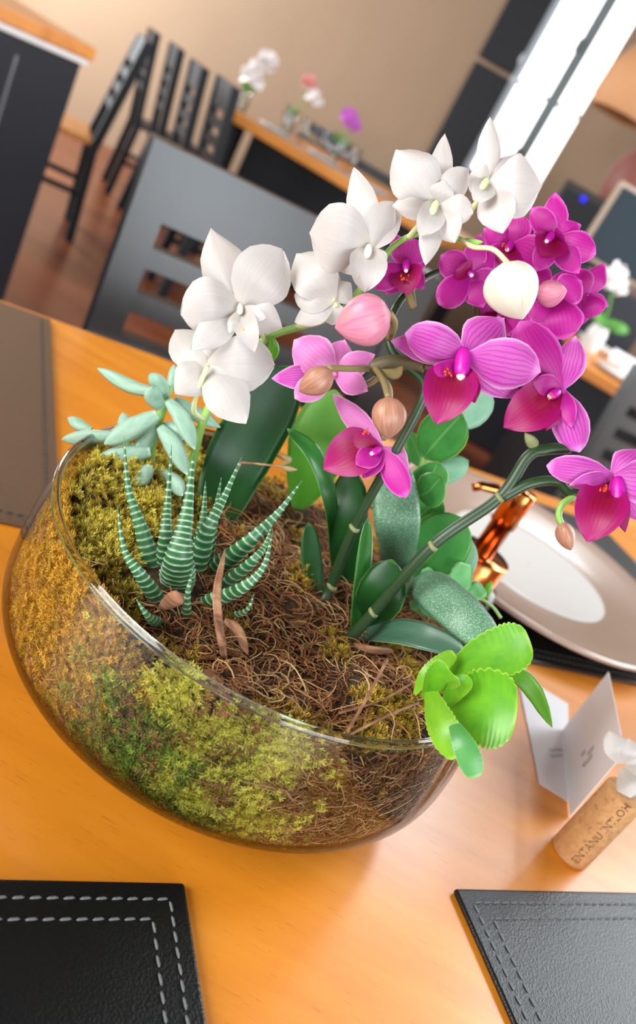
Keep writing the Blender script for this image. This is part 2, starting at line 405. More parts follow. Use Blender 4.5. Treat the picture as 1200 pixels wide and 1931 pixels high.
# ------------------------------------------------------------------ the room
FZ = -0.75; WY = 6.5
def structure(name, mb, mat, parent=None): return tag(mb.build(name, M[mat], parent), kind='structure' if parent is None else None)
structure('floor', MB().box(-5, 4, -3.4, 7, FZ - .1, FZ), 'floor_wood')
structure('ceiling', MB().box(-5, 4, -3.4, 7, 2.35, 2.45), 'ceiling_paint')
WX0, WX1, WZ0, WZ1 = -0.33, 0.205, 0.40, 2.0          # window opening in the far wall
wb = MB().box(-5, WX0, WY, WY + .2, FZ, 2.35).box(WX1, 4, WY, WY + .2, FZ, 2.35).box(WX0, WX1, WY, WY + .2, FZ, WZ0).box(WX0, WX1, WY, WY + .2, WZ1, 2.35)
structure('wall_back', wb, 'wall_paint')
structure('wall_left', MB().box(-4.7, -4.5, -3.4, 4.0, FZ, 2.35).box(-4.7, -4.5, 6.0, WY, FZ, 2.35).box(-4.7, -4.5, 4.0, 6.0, FZ, 0).box(-4.7, -4.5, 4.0, 6.0, 2.0, 2.35), 'wall_paint')
structure('wall_right', MB().box(3.2, 3.4, -3.4, 1.4, FZ, 2.35).box(3.2, 3.4, 3.9, WY, FZ, 2.35).box(3.2, 3.4, 1.4, 3.9, 2.2, 2.35).box(3.2, 3.4, 1.4, 3.9, FZ, 0.05), 'wall_paint')
win = structure('window_1', MB().box(WX0 - .02, WX0 + .035, WY - .03, WY + .1, WZ0, WZ1, b=.004).box(WX0 + .035, WX1, WY - .0, WY + .1, WZ0, WZ0 + .03).box(WX0 + .035, WX1, WY, WY + .1, WZ1 - .03, WZ1), 'window_frame_pale')
MB().box(-.055, .03, WY - .05, WY + .04, WZ0 + .03, WZ1 - .03, b=.006).box(-.07, -.04, WY - .07, WY - .04, 1.37, 1.46, b=.01).box(-.07, -.04, WY - .07, WY - .04, .62, .70, b=.01).build('mullion', M['window_frame'], win)
for x0, x1 in ((WX0 + .035, -.055), (.03, WX1)): MB().box(x0, x1, WY + .01, WY + .04, 1.045, 1.07, b=.003).build('glazing_bar', M['window_frame'], win)
for x0, x1 in ((WX0 + .035, -.055), (.03, WX1)):
    for z0, z1 in ((WZ0 + .03, 1.045), (1.07, WZ1 - .03)): MB().box(x0, x1, WY + .05, WY + .055, z0, z1).build('pane', M['window_daylight'], win)
sh = empty('window_shutter', (-.49, WY - .02, .3), 'two black shutter panels standing left of the bright window', 'shutter')
for z0, z1 in ((.22, 1.035), (1.07, 2.0)):
    MB().box(-.625, -.352, WY - .05, WY - .012, z0, z1, b=.006).build('shutter_panel', M['black_matte'], sh)
    MB().box(-.36, -.345, WY - .055, WY - .01, z0 + .08, z0 + .14).build('hinge', M['steel'], sh)

# ------------------------------------------------------------------ ladder back chairs
def chair(name, loc, rz, label, group, frame, seatmat, top=.93, w=.44, slats=3, width_rail=.11, gap=.035, pitch=.071):
    """origin on the floor under the middle of the back; the sitter faces -y; x runs along the back"""
    c = empty(name, loc, label, 'chair', group, rz); fm = M[frame]; lean = .07
    def at(z): return max(0, (z - .42)) / (top - .42) * lean
    for s in (-1, 1):
        x = s * (w / 2 - .02)
        o = MB(); pts = [(0, .03, 0), (0, .0, .42), (0, at(top), top)]
        for (a, b) in zip(pts, pts[1:]):
            v = []
            for (px_, py_, pz_) in (a, b):
                for dx, dy in ((-.021, -.018), (.021, -.018), (.021, .022), (-.021, .022)): v.append((x + dx, py_ + dy, pz_))
            o.add(v, [(0, 3, 2, 1), (4, 5, 6, 7), (0, 1, 5, 4), (1, 2, 6, 5), (2, 3, 7, 6), (3, 0, 4, 7)])
        o.build('back_leg', fm, c, world=False)
    def rail(nm, z0, z1):
        y0, y1 = at(z0), at(z1); x = w / 2 - .041
        v = [(-x, y0 - .012, z0), (x, y0 - .012, z0), (x, y0 + .012, z0), (-x, y0 + .012, z0), (-x, y1 - .012, z1), (x, y1 - .012, z1), (x, y1 + .012, z1), (-x, y1 + .012, z1)]
        MB().add(v, [(0, 3, 2, 1), (4, 5, 6, 7), (0, 1, 5, 4), (1, 2, 6, 5), (2, 3, 7, 6), (3, 0, 4, 7)]).build(nm, fm, c, world=False)
    rail('top_rail', top - width_rail, top)
    z = top - width_rail - gap
    for i in range(slats): rail('slat', z - pitch + gap, z); z -= pitch
    MB().box(-w / 2, w / 2, -.42, -.012, .43, .455, b=.008).build('seat', M[seatmat], c, world=False)
    for s in (-1, 1): MB().box(s * (w / 2 - .03) - .02, s * (w / 2 - .03) + .02, -.41, -.37, 0, .43, b=.003).build('front_leg', fm, c, world=False)
    MB().box(-w / 2 + .05, w / 2 - .05, -.40, -.38, .36, .43).build('apron', fm, c, world=False)
    for s in (-1, 1): MB().box(s * (w / 2 - .03) - .009, s * (w / 2 - .03) + .009, -.37, .0, .2, .225).build('stretcher', fm, c, world=False)
    return c
e1 = Vector((cos(TANG), sin(TANG), 0)); en = Vector((-sin(TANG), cos(TANG), 0))
def ST(s, t, z=0.0): return e1 * t + en * s + Vector((0, 0, z))
# the grey chair across the table: its left top corner is where the ray through (290,255) meets the plane of its back
d_ = ray(290, 255); tl_ = CAM + d_ * (1.06 / d_.dot(en)); t_left = tl_.dot(e1)
near_top = tl_.z - FZ
cpos = ST(.99, t_left + .22, FZ)
chair('ladder_back_chair', cpos, TANG, 'large ladder-back chair with a grey sheen across the wooden table', 'ladder-back chairs of the restaurant', 'black_lacquer', 'far_wood', top=near_top, slats=4, width_rail=.088, gap=.032, pitch=.0585)
# four black chairs in a row, seen almost edge-on
row = [(285, 50, 'black ladder-back chair farthest along the row of four, against the pale wall'),
       (330, 80, 'second black ladder-back chair of the row of four, counted from the wall'),
       (375, 115, 'third black ladder-back chair of the row of four, counted from the wall'),
       (432, 150, 'black ladder-back chair of the row of four standing next to the flower table')]
for (x, y, lb), wy in zip(row, (5.1, 4.6, 4.1, 3.6)):
    p = PY(x + 28, y + 20, wy)
    chair('ladder_back_chair', (p.x, p.y, FZ), math.atan2(.86, -.50) , lb, 'ladder-back chairs of the restaurant', 'black_matte', 'black_matte', top=p.z - FZ, w=.40)
p = PY(238, 52, 3.75)
chair('ladder_back_chair', (p.x + .02, p.y, FZ), math.atan2(.86, -.5) - pi, 'black ladder-back chair with orange wooden seat beside the black counter', 'ladder-back chairs of the restaurant', 'black_matte', 'far_wood', top=p.z - FZ, w=.40)
p = PY(1190, 735, 2.5)
chair('ladder_back_chair', (p.x + .2, p.y + .02, FZ), .42, 'black ladder-back chair with shiny slats at the right edge of the picture', 'ladder-back chairs of the restaurant', 'black_lacquer', 'far_wood', top=.86, slats=4)

# black counter with an orange top
ca = math.atan2(.30, .10) - pi / 2
cc = empty('counter', (-1.21, 2.36, FZ), 'black counter with an orange wooden top in the upper left corner', 'counter', None, ca)
MB().box(-.9, 0, -1.3, 0, 0, .822, b=.004).build('body', M['navy_panel'], cc, world=False)
MB().box(-.92, .012, -1.32, .012, .822, .84, b=.004).build('lit_edge_strip', M['white_china'], cc, world=False)  # white strip paints in the light caught by the top's edge
MB().box(-.93, .02, -1.33, .02, .84, .875, b=.005).build('top', M['far_wood'], cc, world=False)
MB().box(0, .004, -.22, -.212, .05, .78).build('edge_highlight', M['steel'], cc, world=False)  # thin steel line stands in for the highlight along the panel

# far table, laid, with flowers
FT = .05
fa, fb = Vector((-1.50, 4.68, 0)), Vector((.10, 4.29, 0)); fd = (fb - fa).normalized(); fang = math.atan2(fd.y, fd.x)
ft = empty('dining_table', (fa.x, fa.y, FZ), 'long far table laid with flowers in front of the beige wall', 'table', None, fang)
MB().box(-.08, 1.38, 0, 1.35, .74, .80, b=.005).build('top', M['far_wood'], ft, world=False)
for x in (.0, 1.28):
    for y in (.08, 1.26): MB().box(x - .04, x + .04, y - .04, y + .04, 0, .74, b=.004).build('leg', M['black_matte'], ft, world=False)
MB().box(.12, 1.24, .07, .1, .12, .74).build('apron', M['black_matte'], ft, world=False)
def ftp(x, y): return Vector((fa.x, fa.y, 0)) + fd * x + Vector((-fd.y, fd.x, 0)) * y
for k, x in enumerate((.2, .53, .86, 1.19)):
    q = ftp(x, .14); mt = MB().box(-.155, .155, -.12, .12, 0, .004, b=.001).build('far_placemat', M['placemat_far'], None); mt.location = (q.x, q.y, FT + .0005); mt.rotation_euler = (0, 0, fang)
    tag(mt, ['greyish placemat at the wall-side end of the far table', 'greyish placemat second along the far table', 'greyish placemat third along the far table', 'greyish placemat at the flower-hidden end of the far table'][k], 'placemat', 'placemats on the far table')
    pl = MB().lathe([(.001, .0), (.06, 0), (.1, .012), (.102, .016), (.06, .006), (.001, .005)], 24, cap0=False, cap1=False).build('far_plate', M['white_china'], None, True); pl.location = (q.x, q.y, FT + .0055)
    tag(pl, ['white plate at the wall-side end of the far table', 'white plate second along the far table', 'white plate third along the far table', 'white plate at the flower-hidden end of the far table'][k], 'plate', 'plates on the far table')
def blob(c, r, seed, n=9):
    """a small ruffled flower head of overlapping petals"""
    rs = random.Random(seed); mb = MB()
    for i in range(n):
        a = i * 2.4; el = rs.uniform(-.4, 1.1); d = Vector((cos(a) * cos(el), sin(a) * cos(el), sin(el))); s = d.orthogonal()
        v, f, _ = leaf_geo([c, c + d * r * .6 + Vector((0, 0, r * .1)), c + d * r], r * .5, 'petal', s, 0, .2, 4, 6); mb.add(v, f)
    return mb
def far_vase(pos, h, heads, label, seed):
    e = empty('flower_vase', pos, label, 'vase', 'flower vases on the far table'); p = Vector(pos)
    MB().lathe([(.028, 0), (.034, .01), (.036, .06), (.024, .09), (.026, .105)], 16, pos, True, False).build('vase', M['vase_glass'], e, True)
    rs = random.Random(seed)
    for i, (dx, dz, r, mt) in enumerate(heads):
        c = p + Vector((dx, rs.uniform(-.02, .02), dz))
        MB().tube(spline([p + Vector((0, 0, .02)), p + Vector((dx * .3, 0, dz * .6)), c], 6), .003, 5).build('stem', M['far_green'], e, True)
        blob(c, r * 1.3, seed + i, 12).build('flower', M[mt], e, True)
    for i in range(4):
        a = i * 1.7 + seed; d = Vector((cos(a), sin(a), .6)); b = p + Vector((0, 0, .11))
        v, f, uv = leaf_geo([b, b + d * .03, b + d * .055 + Vector((0, 0, .01))], .018, 'round', d.orthogonal(), .002, .1, 4, 6); mk('leaf', v, f, M['far_green'], e)
q = PY(462, 182, 4.85); far_vase((q.x, q.y, FT), .1, [(.0, .17, .06, 'far_white'), (.035, .28, .055, 'far_white'), (-.01, .23, .04, 'far_white')], 'vase with pale blush flowers at the wall-side end of the far table', 1)
q = PY(545, 235, 5.3); far_vase((q.x, q.y, FT), .1, [(-.0, .30, .045, 'far_pink'), (.07, .24, .05, 'far_white')], 'vase with one pink and one white flower, middle of the far table', 2)
q = PY(630, 290, 5.1); far_vase((q.x, q.y, FT), .1, [(.0, .24, .055, 'far_purple'), (.03, .22, .04, 'far_purple')], 'vase with a purple flower and green leaves on the far table', 3)
for k, (x, y, wy) in enumerate(((535, 240, 4.84), (572, 250, 4.84), (606, 285, 4.8), (634, 306, 4.72), (658, 312, 4.75))):
    q = PY(x, y, wy); g = MB().lathe([(.03, 0), (.03, .003), (.004, .008), (.004, .06), (.03, .085), (.034, .12), (.028, .15)], 16, (q.x, q.y, FT), True, False).build('wine_glass', M['vase_glass'], None, True)
    tag(g, ['clear stemmed glass left of the pink flower vase on the far table', 'clear stemmed glass between the pink and the purple flower vase', 'clear stemmed glass just left of the purple flower vase', 'clear stemmed glass in front of the purple flower vase', 'clear stemmed glass right of the purple flower vase'][k], 'glass', 'glasses on the far table')
for k, (x, y, wy) in enumerate(((598, 236, 6.38), (708, 318, 6.25))):
    p = PY(x, y, wy); chair('ladder_back_chair', (p.x, p.y + .05, FZ), fang, ['black chair behind the far table, left of the purple flower', 'black chair behind the far table, right of the purple flower'][k], 'ladder-back chairs of the restaurant', 'black_matte', 'far_wood', top=p.z - FZ, w=.36, slats=3, width_rail=.07)

# right side of the room
p = PY(1105, 376, 4.9)
sp = empty('loudspeaker', (p.x, p.y, p.z - .2), 'black box loudspeaker with a blue light near the window wall', 'loudspeaker', None, -.1)
MB().box(-.14, .14, -.1, .1, 0, .24, b=.01).build('cabinet', M['speaker_black'], sp, world=False)
MB().box(-.12, .12, -.106, -.1, .02, .2, b=.003).build('grille', M['black_matte'], sp, world=False)
MB().lathe([(.001, 0), (.016, 0), (.014, .006), (.001, .007)], 12, (0, 0, 0), M=Matrix.Translation((-.01, -.106, .19)) @ Matrix.Rotation(pi / 2, 4, 'X')).build('light', M['blue_led'], sp, world=False)
zs = p.z - .2
sd = empty('sideboard', (p.x + .2, p.y + .05, FZ), 'dark sideboard carrying the loudspeaker and the screen', 'sideboard')
MB().box(p.x - .2, p.x + .42, p.y - .2, p.y + .3, zs - .03, zs, b=.004).build('top', M['black_matte'], sd)
MB().box(p.x - .18, p.x + .40, p.y - .18, p.y + .28, FZ, zs - .03).build('body', M['navy_panel'], sd)
for x in (-.17, .12): MB().box(p.x + x + .01, p.x + x + .27, p.y - .195, p.y - .18, FZ + .1, zs - .08, b=.004).build('door', M['black_matte'], sd)
q = PY(1180, 450, 4.2)
mo = empty('monitor', (q.x + .02, q.y, q.z - .2), 'dark teal screen in a beige frame beside the loudspeaker', 'screen', None, .1)
MB().box(-.19, .19, -.02, .02, .04, .40, b=.008).build('housing', M['beige_plastic'], mo, world=False)
MB().box(-.168, .168, -.026, -.02, .06, .382, b=.002).build('screen', M['dark_screen'], mo, world=False)
MB().box(-.08, .08, -.06, .06, 0, .012, b=.003).box(-.02, .02, -.01, .03, .01, .06).build('stand', M['beige_plastic'], mo, world=False)
st = MB().box(q.x - .25, q.x + .3, q.y - .12, q.y + .12, FZ, q.z - .2, b=.01).build('side_cabinet', M['navy_panel']); tag(st, 'dark low cabinet under the teal screen', 'cabinet')
p = PY(1210, 340, 5.6); zt = p.z
tc = MB().lathe([(.08, 0), (.16, .06), (.2, .18), (.2, .3), (.15, .42), (.1, .47), (.11, .5)], 24, (p.x, p.y, zt - .3)).build('clay_jar', M['terracotta'], None, True); tag(tc, 'big rounded brown clay jar at the right edge above the screen', 'jar')
pe = MB().box(p.x - .2, p.x + .3, p.y - .2, p.y + .2, FZ, zt - .3, b=.01).build('pedestal', M['grey_felt']); tag(pe, 'pale pedestal block under the brown clay jar', 'pedestal')
p = PY(1215, 150, 5.4); la = empty('pendant_lamp', (p.x, p.y, p.z - .16), 'hanging tan lampshade at the right edge beside the window', 'lamp')
MB().lathe([(.19, 0), (.215, .05), (.21, .2), (.15, .34), (.03, .38)], 28, (p.x, p.y, p.z - .22), False, True).build('shade', M['tan_shade'], la, True)
MB().tube([(p.x, p.y, p.z + .15), (p.x, p.y, 2.36)], .006, 6).build('cord', M['black_matte'], la)

# table on the right, black underneath, with a white flower and crockery
RT = -.01
pa = onz(1105, 690, RT)
rt = empty('dining_table', (pa.x, pa.y, FZ), 'black-sided wooden table at right carrying a white flower and crockery', 'table', None, -.05)
MB().box(-.03, 1.2, 0, .9, .70, .74, b=.004).build('top', M['far_wood'], rt, world=False)
MB().box(-.01, 1.18, .03, .87, 0, .70).build('base', M['black_matte'], rt, world=False)
def rtp(x, y, z=0): return Vector((pa.x + x, pa.y + y, RT + z))
MB().box(0, 0, 0, 0, 0, 0) if False else None
for k, (x, y, r, h) in enumerate(((.16, .16, .11, .02), (.12, .72, .09, .03), (.38, .44, .1, .02), (.42, .14, .09, .02))):
    c = rtp(x, y); o = MB().lathe([(.001, .001), (r * .6, .001), (r, h), (r * 1.02, h + .004), (r * .6, .007), (.001, .006)], 24, c, False, False).build('far_plate', M['white_china'], None, True)
    tag(o, ['white plate at the front of the right-hand black-sided table', 'small white bowl behind the plate on the black-sided table', 'white plate in the middle of the black-sided table', 'white plate at the outer end of the black-sided table'][k], 'plate', 'crockery on the black-sided table')
for k, (x, y) in enumerate(((.28, .30), (.3, .72))):
    c = rtp(x, y); o = MB().add([c + Vector(v) for v in ((-.11, -.04, .002), (.11, -.04, .002), (.1, .05, .002), (-.1, .05, .002), (-.1, 0, .05), (.1, .01, .05))], [(0, 1, 5, 4), (3, 4, 5, 2), (0, 4, 3), (1, 2, 5), (0, 3, 2, 1)]).build('napkin', M['napkin']); tag(o, ['folded white napkin between plates on the black-sided table', 'folded white napkin at the back of the black-sided table'][k], 'napkin', 'napkins on the black-sided table')
q = PY(1150, 595, 3.3); vs = empty('flower_vase', (q.x, q.y, RT), 'vase with a full white flower and green leaves on the black-sided table', 'vase')
MB().lathe([(.03, 0), (.04, .02), (.04, .09), (.03, .12)], 16, (q.x, q.y, RT), True, False).build('vase', M['white_china'], vs, True)
hd = PY(1160, 527, 3.3)
MB().tube(spline([Vector((q.x, q.y, RT + .02)), Vector((q.x, q.y, RT + .13)), hd], 6), .005, 5).build('stem', M['far_green'], vs, True)
for i in range(7):
    a = i * .9; blob(hd + Vector((cos(a) * .035, sin(a) * .03, (i % 3 - 1) * .03)), .035, 40 + i, 7).build('flower', M['far_white'], vs, True)
for i in range(5):
    a = i * 1.3; d = Vector((cos(a), sin(a), .2)); b = Vector((q.x, q.y, RT + .13)); v, f, uv = leaf_geo([b, b + d * .05, b + d * .1], .03, 'round', d.orthogonal(), .003, .1, 4, 6); mk('leaf', v, f, M['far_green'], vs)

# ------------------------------------------------------------------ the table in front
tb = empty('dining_table', ST(.3, .3, FZ), 'orange wooden dining table carrying the glass bowl', 'table')
TM = Matrix.Translation((0, 0, 0)) @ Matrix.Rotation(TANG, 4, 'Z')
MB().box(-.75, 1.25, -.25, .80, -.032, 0, TM, b=.004).build('top', M['table_wood'], tb)
for t in (-.65, 1.15):
    for s in (-.16, .71): MB().box(t - .04, t + .04, s - .04, s + .04, FZ, -.032, TM, b=.004).build('leg', M['black_matte'], tb)
for s in (-.16, .71): MB().box(-.61, 1.11, s - .012, s + .012, -.11, -.032, TM).build('apron', M['black_matte'], tb)

stitch_me = None
def placemat(t0, t1, s0, s1, mat, thread, label, sides, rows=(.008, .0165)):
    global stitch_me
    th = .0035; e = empty('placemat', ST((s0 + s1) / 2, (t0 + t1) / 2, 0), label, 'placemat', 'leather placemats on the wooden table')
    MB().box(t0, t1, s0, s1, .0003, th, TM, b=.0014).build('pad', M[mat], e)
    if stitch_me is None:
        v, f = tube([(-.0022, 0, 0), (-.0012, 0, .0004), (.0012, 0, .0004), (.0022, 0, 0)], [.0003, .0006, .0006, .0003], 6)
        stitch_me = {}
    if thread not in stitch_me:
        v, f = tube([(-.0022, 0, 0), (-.0012, 0, .0003), (.0012, 0, .0003), (.0022, 0, 0)], [.0003, .0006, .0006, .0003], 6)
        me = bpy.data.meshes.new('stitch'); me.from_pydata([tuple(p) for p in v], [], f); me.materials.append(M[thread]); stitch_me[thread] = me
    def run(a, b):
        L = (b - a).length; n = int(L / .0062); ang = math.atan2((b - a).y, (b - a).x)
        for i in range(n):
            p = a.lerp(b, (i + .5) / n); o = bpy.data.objects.new('stitch', stitch_me[thread]); COL.objects.link(o); o.parent = e; o.matrix_parent_inverse = Matrix.Translation(-e.location)
            o.location = (p.x, p.y, th + .0001); o.rotation_euler = (0, 0, ang + .1)
    for r in rows:
        for (ax, ay, bx, by) in sides(t0, t1, s0, s1, r): run(ST(ay, ax), ST(by, bx))
    return e
placemat(-.29, .151, -.13, .19, 'black_leather', 'thread', 'black stitched leather placemat with a rounded corner, nearest the viewer on the left',
         lambda t0, t1, s0, s1, r: ((t1 - .20, s1 - r, t1 - r, s1 - r), (t1 - r, s1 - r, t1 - r, s1 - .09)))
placemat(.301, .74, -.13, .19, 'black_leather', 'thread', 'black stitched leather placemat beside the wine cork, nearest the viewer on the right',
         lambda t0, t1, s0, s1, r: ((t0 + r, s1 - r, t0 + .19, s1 - r), (t0 + r, s1 - r, t0 + r, s1 - .11)))
placemat(-.335, .105, .425, .785, 'brown_leather', 'thread_dark', 'brownish leather placemat across the table, left behind the bowl',
         lambda t0, t1, s0, s1, r: ((t1 - .12, s0 + r, t1 - r, s0 + r), (t1 - r, s0 + r, t1 - r, s1 - r)), rows=(.009,))
placemat(.455, .87, .397, .75, 'black_leather', 'thread_dark', 'black leather placemat under the large glossy plate',
         lambda t0, t1, s0, s1, r: ((t0 + r, s0 + r, t1 - .2, s0 + r),), rows=(.009, .0165))

# charger plate
pc = Vector((.217, .783, .0037))
pl = empty('charger_plate', pc, 'large glossy taupe charger plate with a white well, on the black placemat', 'plate')
MB().lathe([(.001, .001), (.10, .001), (.135, .008), (.163, .016), (.1665, .0185), (.165, .0205), (.159, .0205), (.138, .0165), (.112, .0125), (.098, .0095), (.09, .0075), (.001, .0065)], 72, pc, False, False).build('rim', M['plate_glaze'], pl, True)
MB().lathe([(.001, .0072), (.08, .0078), (.0865, .0084), (.09, .0079)], 64, pc, False, False).build('well', M['plate_well'], pl, True)

# copper pump bottle
bx = Vector((.129, .592, .0002)); pb = empty('pump_bottle', bx, 'pump bottle with a polished copper collar and nozzle between bowl and plate', 'pump bottle')
MB().lathe([(.001, 0), (.029, 0), (.031, .003), (.031, .034), (.028, .044), (.019, .048)], 40, bx, False, False).build('bottle', M['bottle_glass'], pb, True)
co = MB().lathe([(.024, .038), (.024, .0665), (.0233, .0675), (.001, .0678)], 40, bx, False, False).build('collar', M['copper'], pb, True)
MB().lathe([(.023, .0677), (.0243, .0672), (.0243, .0655), (.0237, .065)], 40, bx, False, False).build('collar_edge', M['copper'], co, True)
MB().lathe([(.009, .067), (.009, .096), (.0106, .0965), (.0106, .126), (.010, .128), (.001, .1284)], 28, bx, False, False).build('pump_head', M['copper'], pb, True)
nd = Vector((-.93, -.36, 0)).normalized()
MB().tube([bx + Vector((0, 0, .119)) + nd * .006, bx + Vector((0, 0, .120)) + nd * .022, bx + Vector((0, 0, .118)) + nd * .034, bx + Vector((0, 0, .114)) + nd * .040], [.0048, .0042, .0036, .0032], 14).build('nozzle', M['copper'], pb, True)

# wine cork with lettering, the white flower tied on it, and the folded card
ck = Vector((.2355, .399, 0)); CRAD, CH = .0122, .056
ce = empty('wine_cork', ck, 'upright printed wine cork standing on the wooden table', 'cork')
MB().lathe([(.001, .0002), (CRAD - .0008, .0002), (CRAD, .0012), (CRAD, CH - .0012), (CRAD - .0008, CH), (.001, CH)], 48, ck, False, False).build('body', M['cork'], ce, True)
def text_on_cork(txt, size, a0):
    cu = bpy.data.curves.new('t', 'FONT'); cu.body = txt; cu.size = size; cu.extrude = 0; cu.resolution_u = 2
    o = bpy.data.objects.new('t', cu); COL.objects.link(o); bpy.context.view_layer.update()
    me = bpy.data.meshes.new_from_object(o.evaluated_get(bpy.context.evaluated_depsgraph_get())); COL.objects.unlink(o); bpy.data.objects.remove(o)
    bm = bmesh.new(); bm.from_mesh(me); bmesh.ops.triangulate(bm, faces=bm.faces); 
    for v in bm.verts:
        z = .0045 + v.co.x; a = a0 - v.co.y / CRAD; v.co = ck + Vector((cos(a) * (CRAD + .00012), sin(a) * (CRAD + .00012), z))
    bm.to_mesh(me); bm.free(); me.materials.clear(); me.materials.append(M['cork_ink']); l = link('lettering', me, None, ce); l['label'] = 'faded brown lettering on the cork'
text_on_cork('ENTANU INTLOH', .0066, math.atan2(-.397, -.2405) + .62)

def card():
    e = empty('place_card', onz(1040, 1420, 0), 'folded white place card with faint handwriting beside the cork', 'card')
    A, B, C = onz(975, 1268, .0006), onz(1017, 1477, .0006), onz(1073, 1512, .0006); D = A + (C - B) * 2.1
    C2 = B + (C - B) * 1.02
    def slab(name, q, n, th=.0005):
        v = [p - n * th / 2 for p in q] + [p + n * th / 2 for p in q]; return MB().add(v, [(3, 2, 1, 0), (4, 5, 6, 7), (0, 1, 5, 4), (1, 2, 6, 5), (2, 3, 7, 6), (3, 0, 4, 7)]).build(name, M['card_paper'], e)
    slab('flat_panel', [B, C2, D, A], Vector((0, 0, 1)))
    s0, s1 = onz(1063, 1392, .001), onz(1076, 1540, .001); d = (s0 - s1).normalized(); s0 = s1 + d * .095
    lean = Vector((-.002, .0, .060)); n = d.cross(lean).normalized()
    slab('standing_panel', [s1, s1 + lean, s0 + lean, s0], n)
    for k in range(3):
        base = s1 + d * (.03 + .006 * k) + lean * (.32 + .1 * (k % 2)) - n * .0006
        pts = [base + d * (.0025 * sin(i * 1.9 + k)) + lean * (.012 * i) + d * .0 for i in range(16 - 4 * k)]
        if n.dot(CAM - base) > 0: pts = [p + n * .0012 for p in pts]
        MB().tube(pts, .00022, 4).build('handwriting', M['pencil'], e)
    for k in range(2):
        base = A.lerp(C, .62) + Vector((.002, -.004 - .006 * k, .0008)); dd = Vector((.5, .45, 0)).normalized(); up = Vector((-.4, .5, 0)).normalized()
        MB().tube([base + dd * (.0012 * i) + up * (.0016 * sin(i * 2.0 + k)) for i in range(14)], .0002, 4).build('handwriting', M['pencil'], e)
card()
# ------------------------------------------------------------------ glass bowl
BC = Vector((0, .3665, 0)); BR, BZ, BM_, BZM = .1237, .097, .1298, .046
def bowl_r(z, off=0.0):
    if z <= BZM: 
        k = (BZM - z) / BZM; return (BM_ - off) * sqrt(max(0, 1 - (0.86 * k) ** 2.3))
    k = (z - BZM) / (BZ - BZM); return BM_ - off - (BM_ - BR) * k ** 1.6
gb = empty('glass_bowl', BC, 'round clear glass bowl filled with moss, orchids and succulents', 'bowl')
zo = [0.0006 + (BZ - .0006) * i / 30 for i in range(31)]
MB().lathe([(.001, .0006)] + [(bowl_r(z), z) for z in zo], 112, BC, False, False).build('wall', M['bowl_glass'], gb, True)
MB().lathe([(.001, .0036)] + [(bowl_r(z, .0028), max(z, .0036)) for z in zo[1:]], 112, BC, False, False).build('inner_wall', M['bowl_glass'], gb, True)
ring = [BC + Vector((cos(2 * pi * k / 120) * (BR - .0013), sin(2 * pi * k / 120) * (BR - .0013), BZ)) for k in range(121)]
MB().tube(ring, .0021, 10, False).build('rim', M['rim_glass'], gb, True)

# soil fill
def vnoise(x, y, s):
    return sin(x * s + 1.3) * cos(y * s * 1.1 + .4) + .5 * sin(x * s * 2.3 + y * s * 1.7) + .3 * cos(y * s * 3.9 - x * s * 2.6)
def topz(x, y):
    r = hypot(x, y); z = .083 + .004 * vnoise(x, y, 60)
    left = math.exp(-(((x + .095) / .045) ** 2 + ((y - .0) / .075) ** 2)); z += .012 * left
    return z - .004 * max(0, (r - .09) / .03)
SR = .0115
v = []; f = []; NS = 72; rings = []
for i in range(12):
    z = .006 + (.076 - .006) * i / 11; rings.append([(BC.x + cos(2 * pi * k / NS) * (bowl_r(z, SR) - .0015 * (1 + vnoise(k * .9, z * 300, .9)) * .5), BC.y + sin(2 * pi * k / NS) * (bowl_r(z, SR) - .001), z) for k in range(NS)])
for i in range(14):
    r = .114 * (1 - i / 14); rings.append([(BC.x + r * cos(2 * pi * k / NS), BC.y + r * sin(2 * pi * k / NS), topz(r * cos(2 * pi * k / NS), r * sin(2 * pi * k / NS))) for k in range(NS)])
for rg in rings: v += rg
for i in range(len(rings) - 1):
    for k in range(NS): k2 = (k + 1) % NS; f.append((i * NS + k, i * NS + k2, (i + 1) * NS + k2, (i + 1) * NS + k))
f.append(tuple((len(rings) - 1) * NS + k for k in range(NS))); f.append(tuple(reversed(range(NS))))
so = mk('potting_soil', v, f, M['potting_soil']); tag(so, 'dark brown potting soil filling the glass bowl', 'soil', kind='stuff')

# moss: thousands of tiny leafy shoots
def shoots(P, N, Lg, C, nl=9, spread=.55):
    """each shoot: short axis with nl leaflets; numpy arrays"""
    n = len(P); up = rng.normal(size=(n, 3)); T1 = np.cross(N, up); T1 /= np.linalg.norm(T1, axis=1)[:, None]; T2 = np.cross(N, T1)
    V = []; Cc = []
    for j in range(nl):
        a = 2.4 * j + rng.uniform(-.4, .4, n); h = (.15 + .8 * j / nl)
        out = T1 * np.cos(a)[:, None] + T2 * np.sin(a)[:, None]
        b = P + N * (Lg * h)[:, None]; ll = Lg * (.55 - .25 * h)
        tip = b + (out * spread + N * .75) * ll[:, None] * 1.25
        side = np.cross(out, N); wd = (ll * .2)[:, None]
        mid = b + (out * spread + N * .5) * ll[:, None] * .55
        V += [b, mid + side * wd, tip, mid - side * wd]
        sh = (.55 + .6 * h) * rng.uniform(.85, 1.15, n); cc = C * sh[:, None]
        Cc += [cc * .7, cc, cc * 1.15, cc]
    V = np.stack(V, 1).reshape(-1, 3); Cc = np.stack(Cc, 1).reshape(-1, 3)
    Fq = (np.arange(n * nl)[:, None] * 4 + np.arange(4)).tolist()
    return V, Fq, np.clip(Cc, 0, 1)
def lin(*c): return np.array(srgb(*c)[:3])
GOLD, OLIVE, GREEN, LIME, BROWN = lin(216, 168, 64), lin(184, 158, 58), lin(136, 162, 66), lin(206, 202, 94), lin(186, 138, 92)
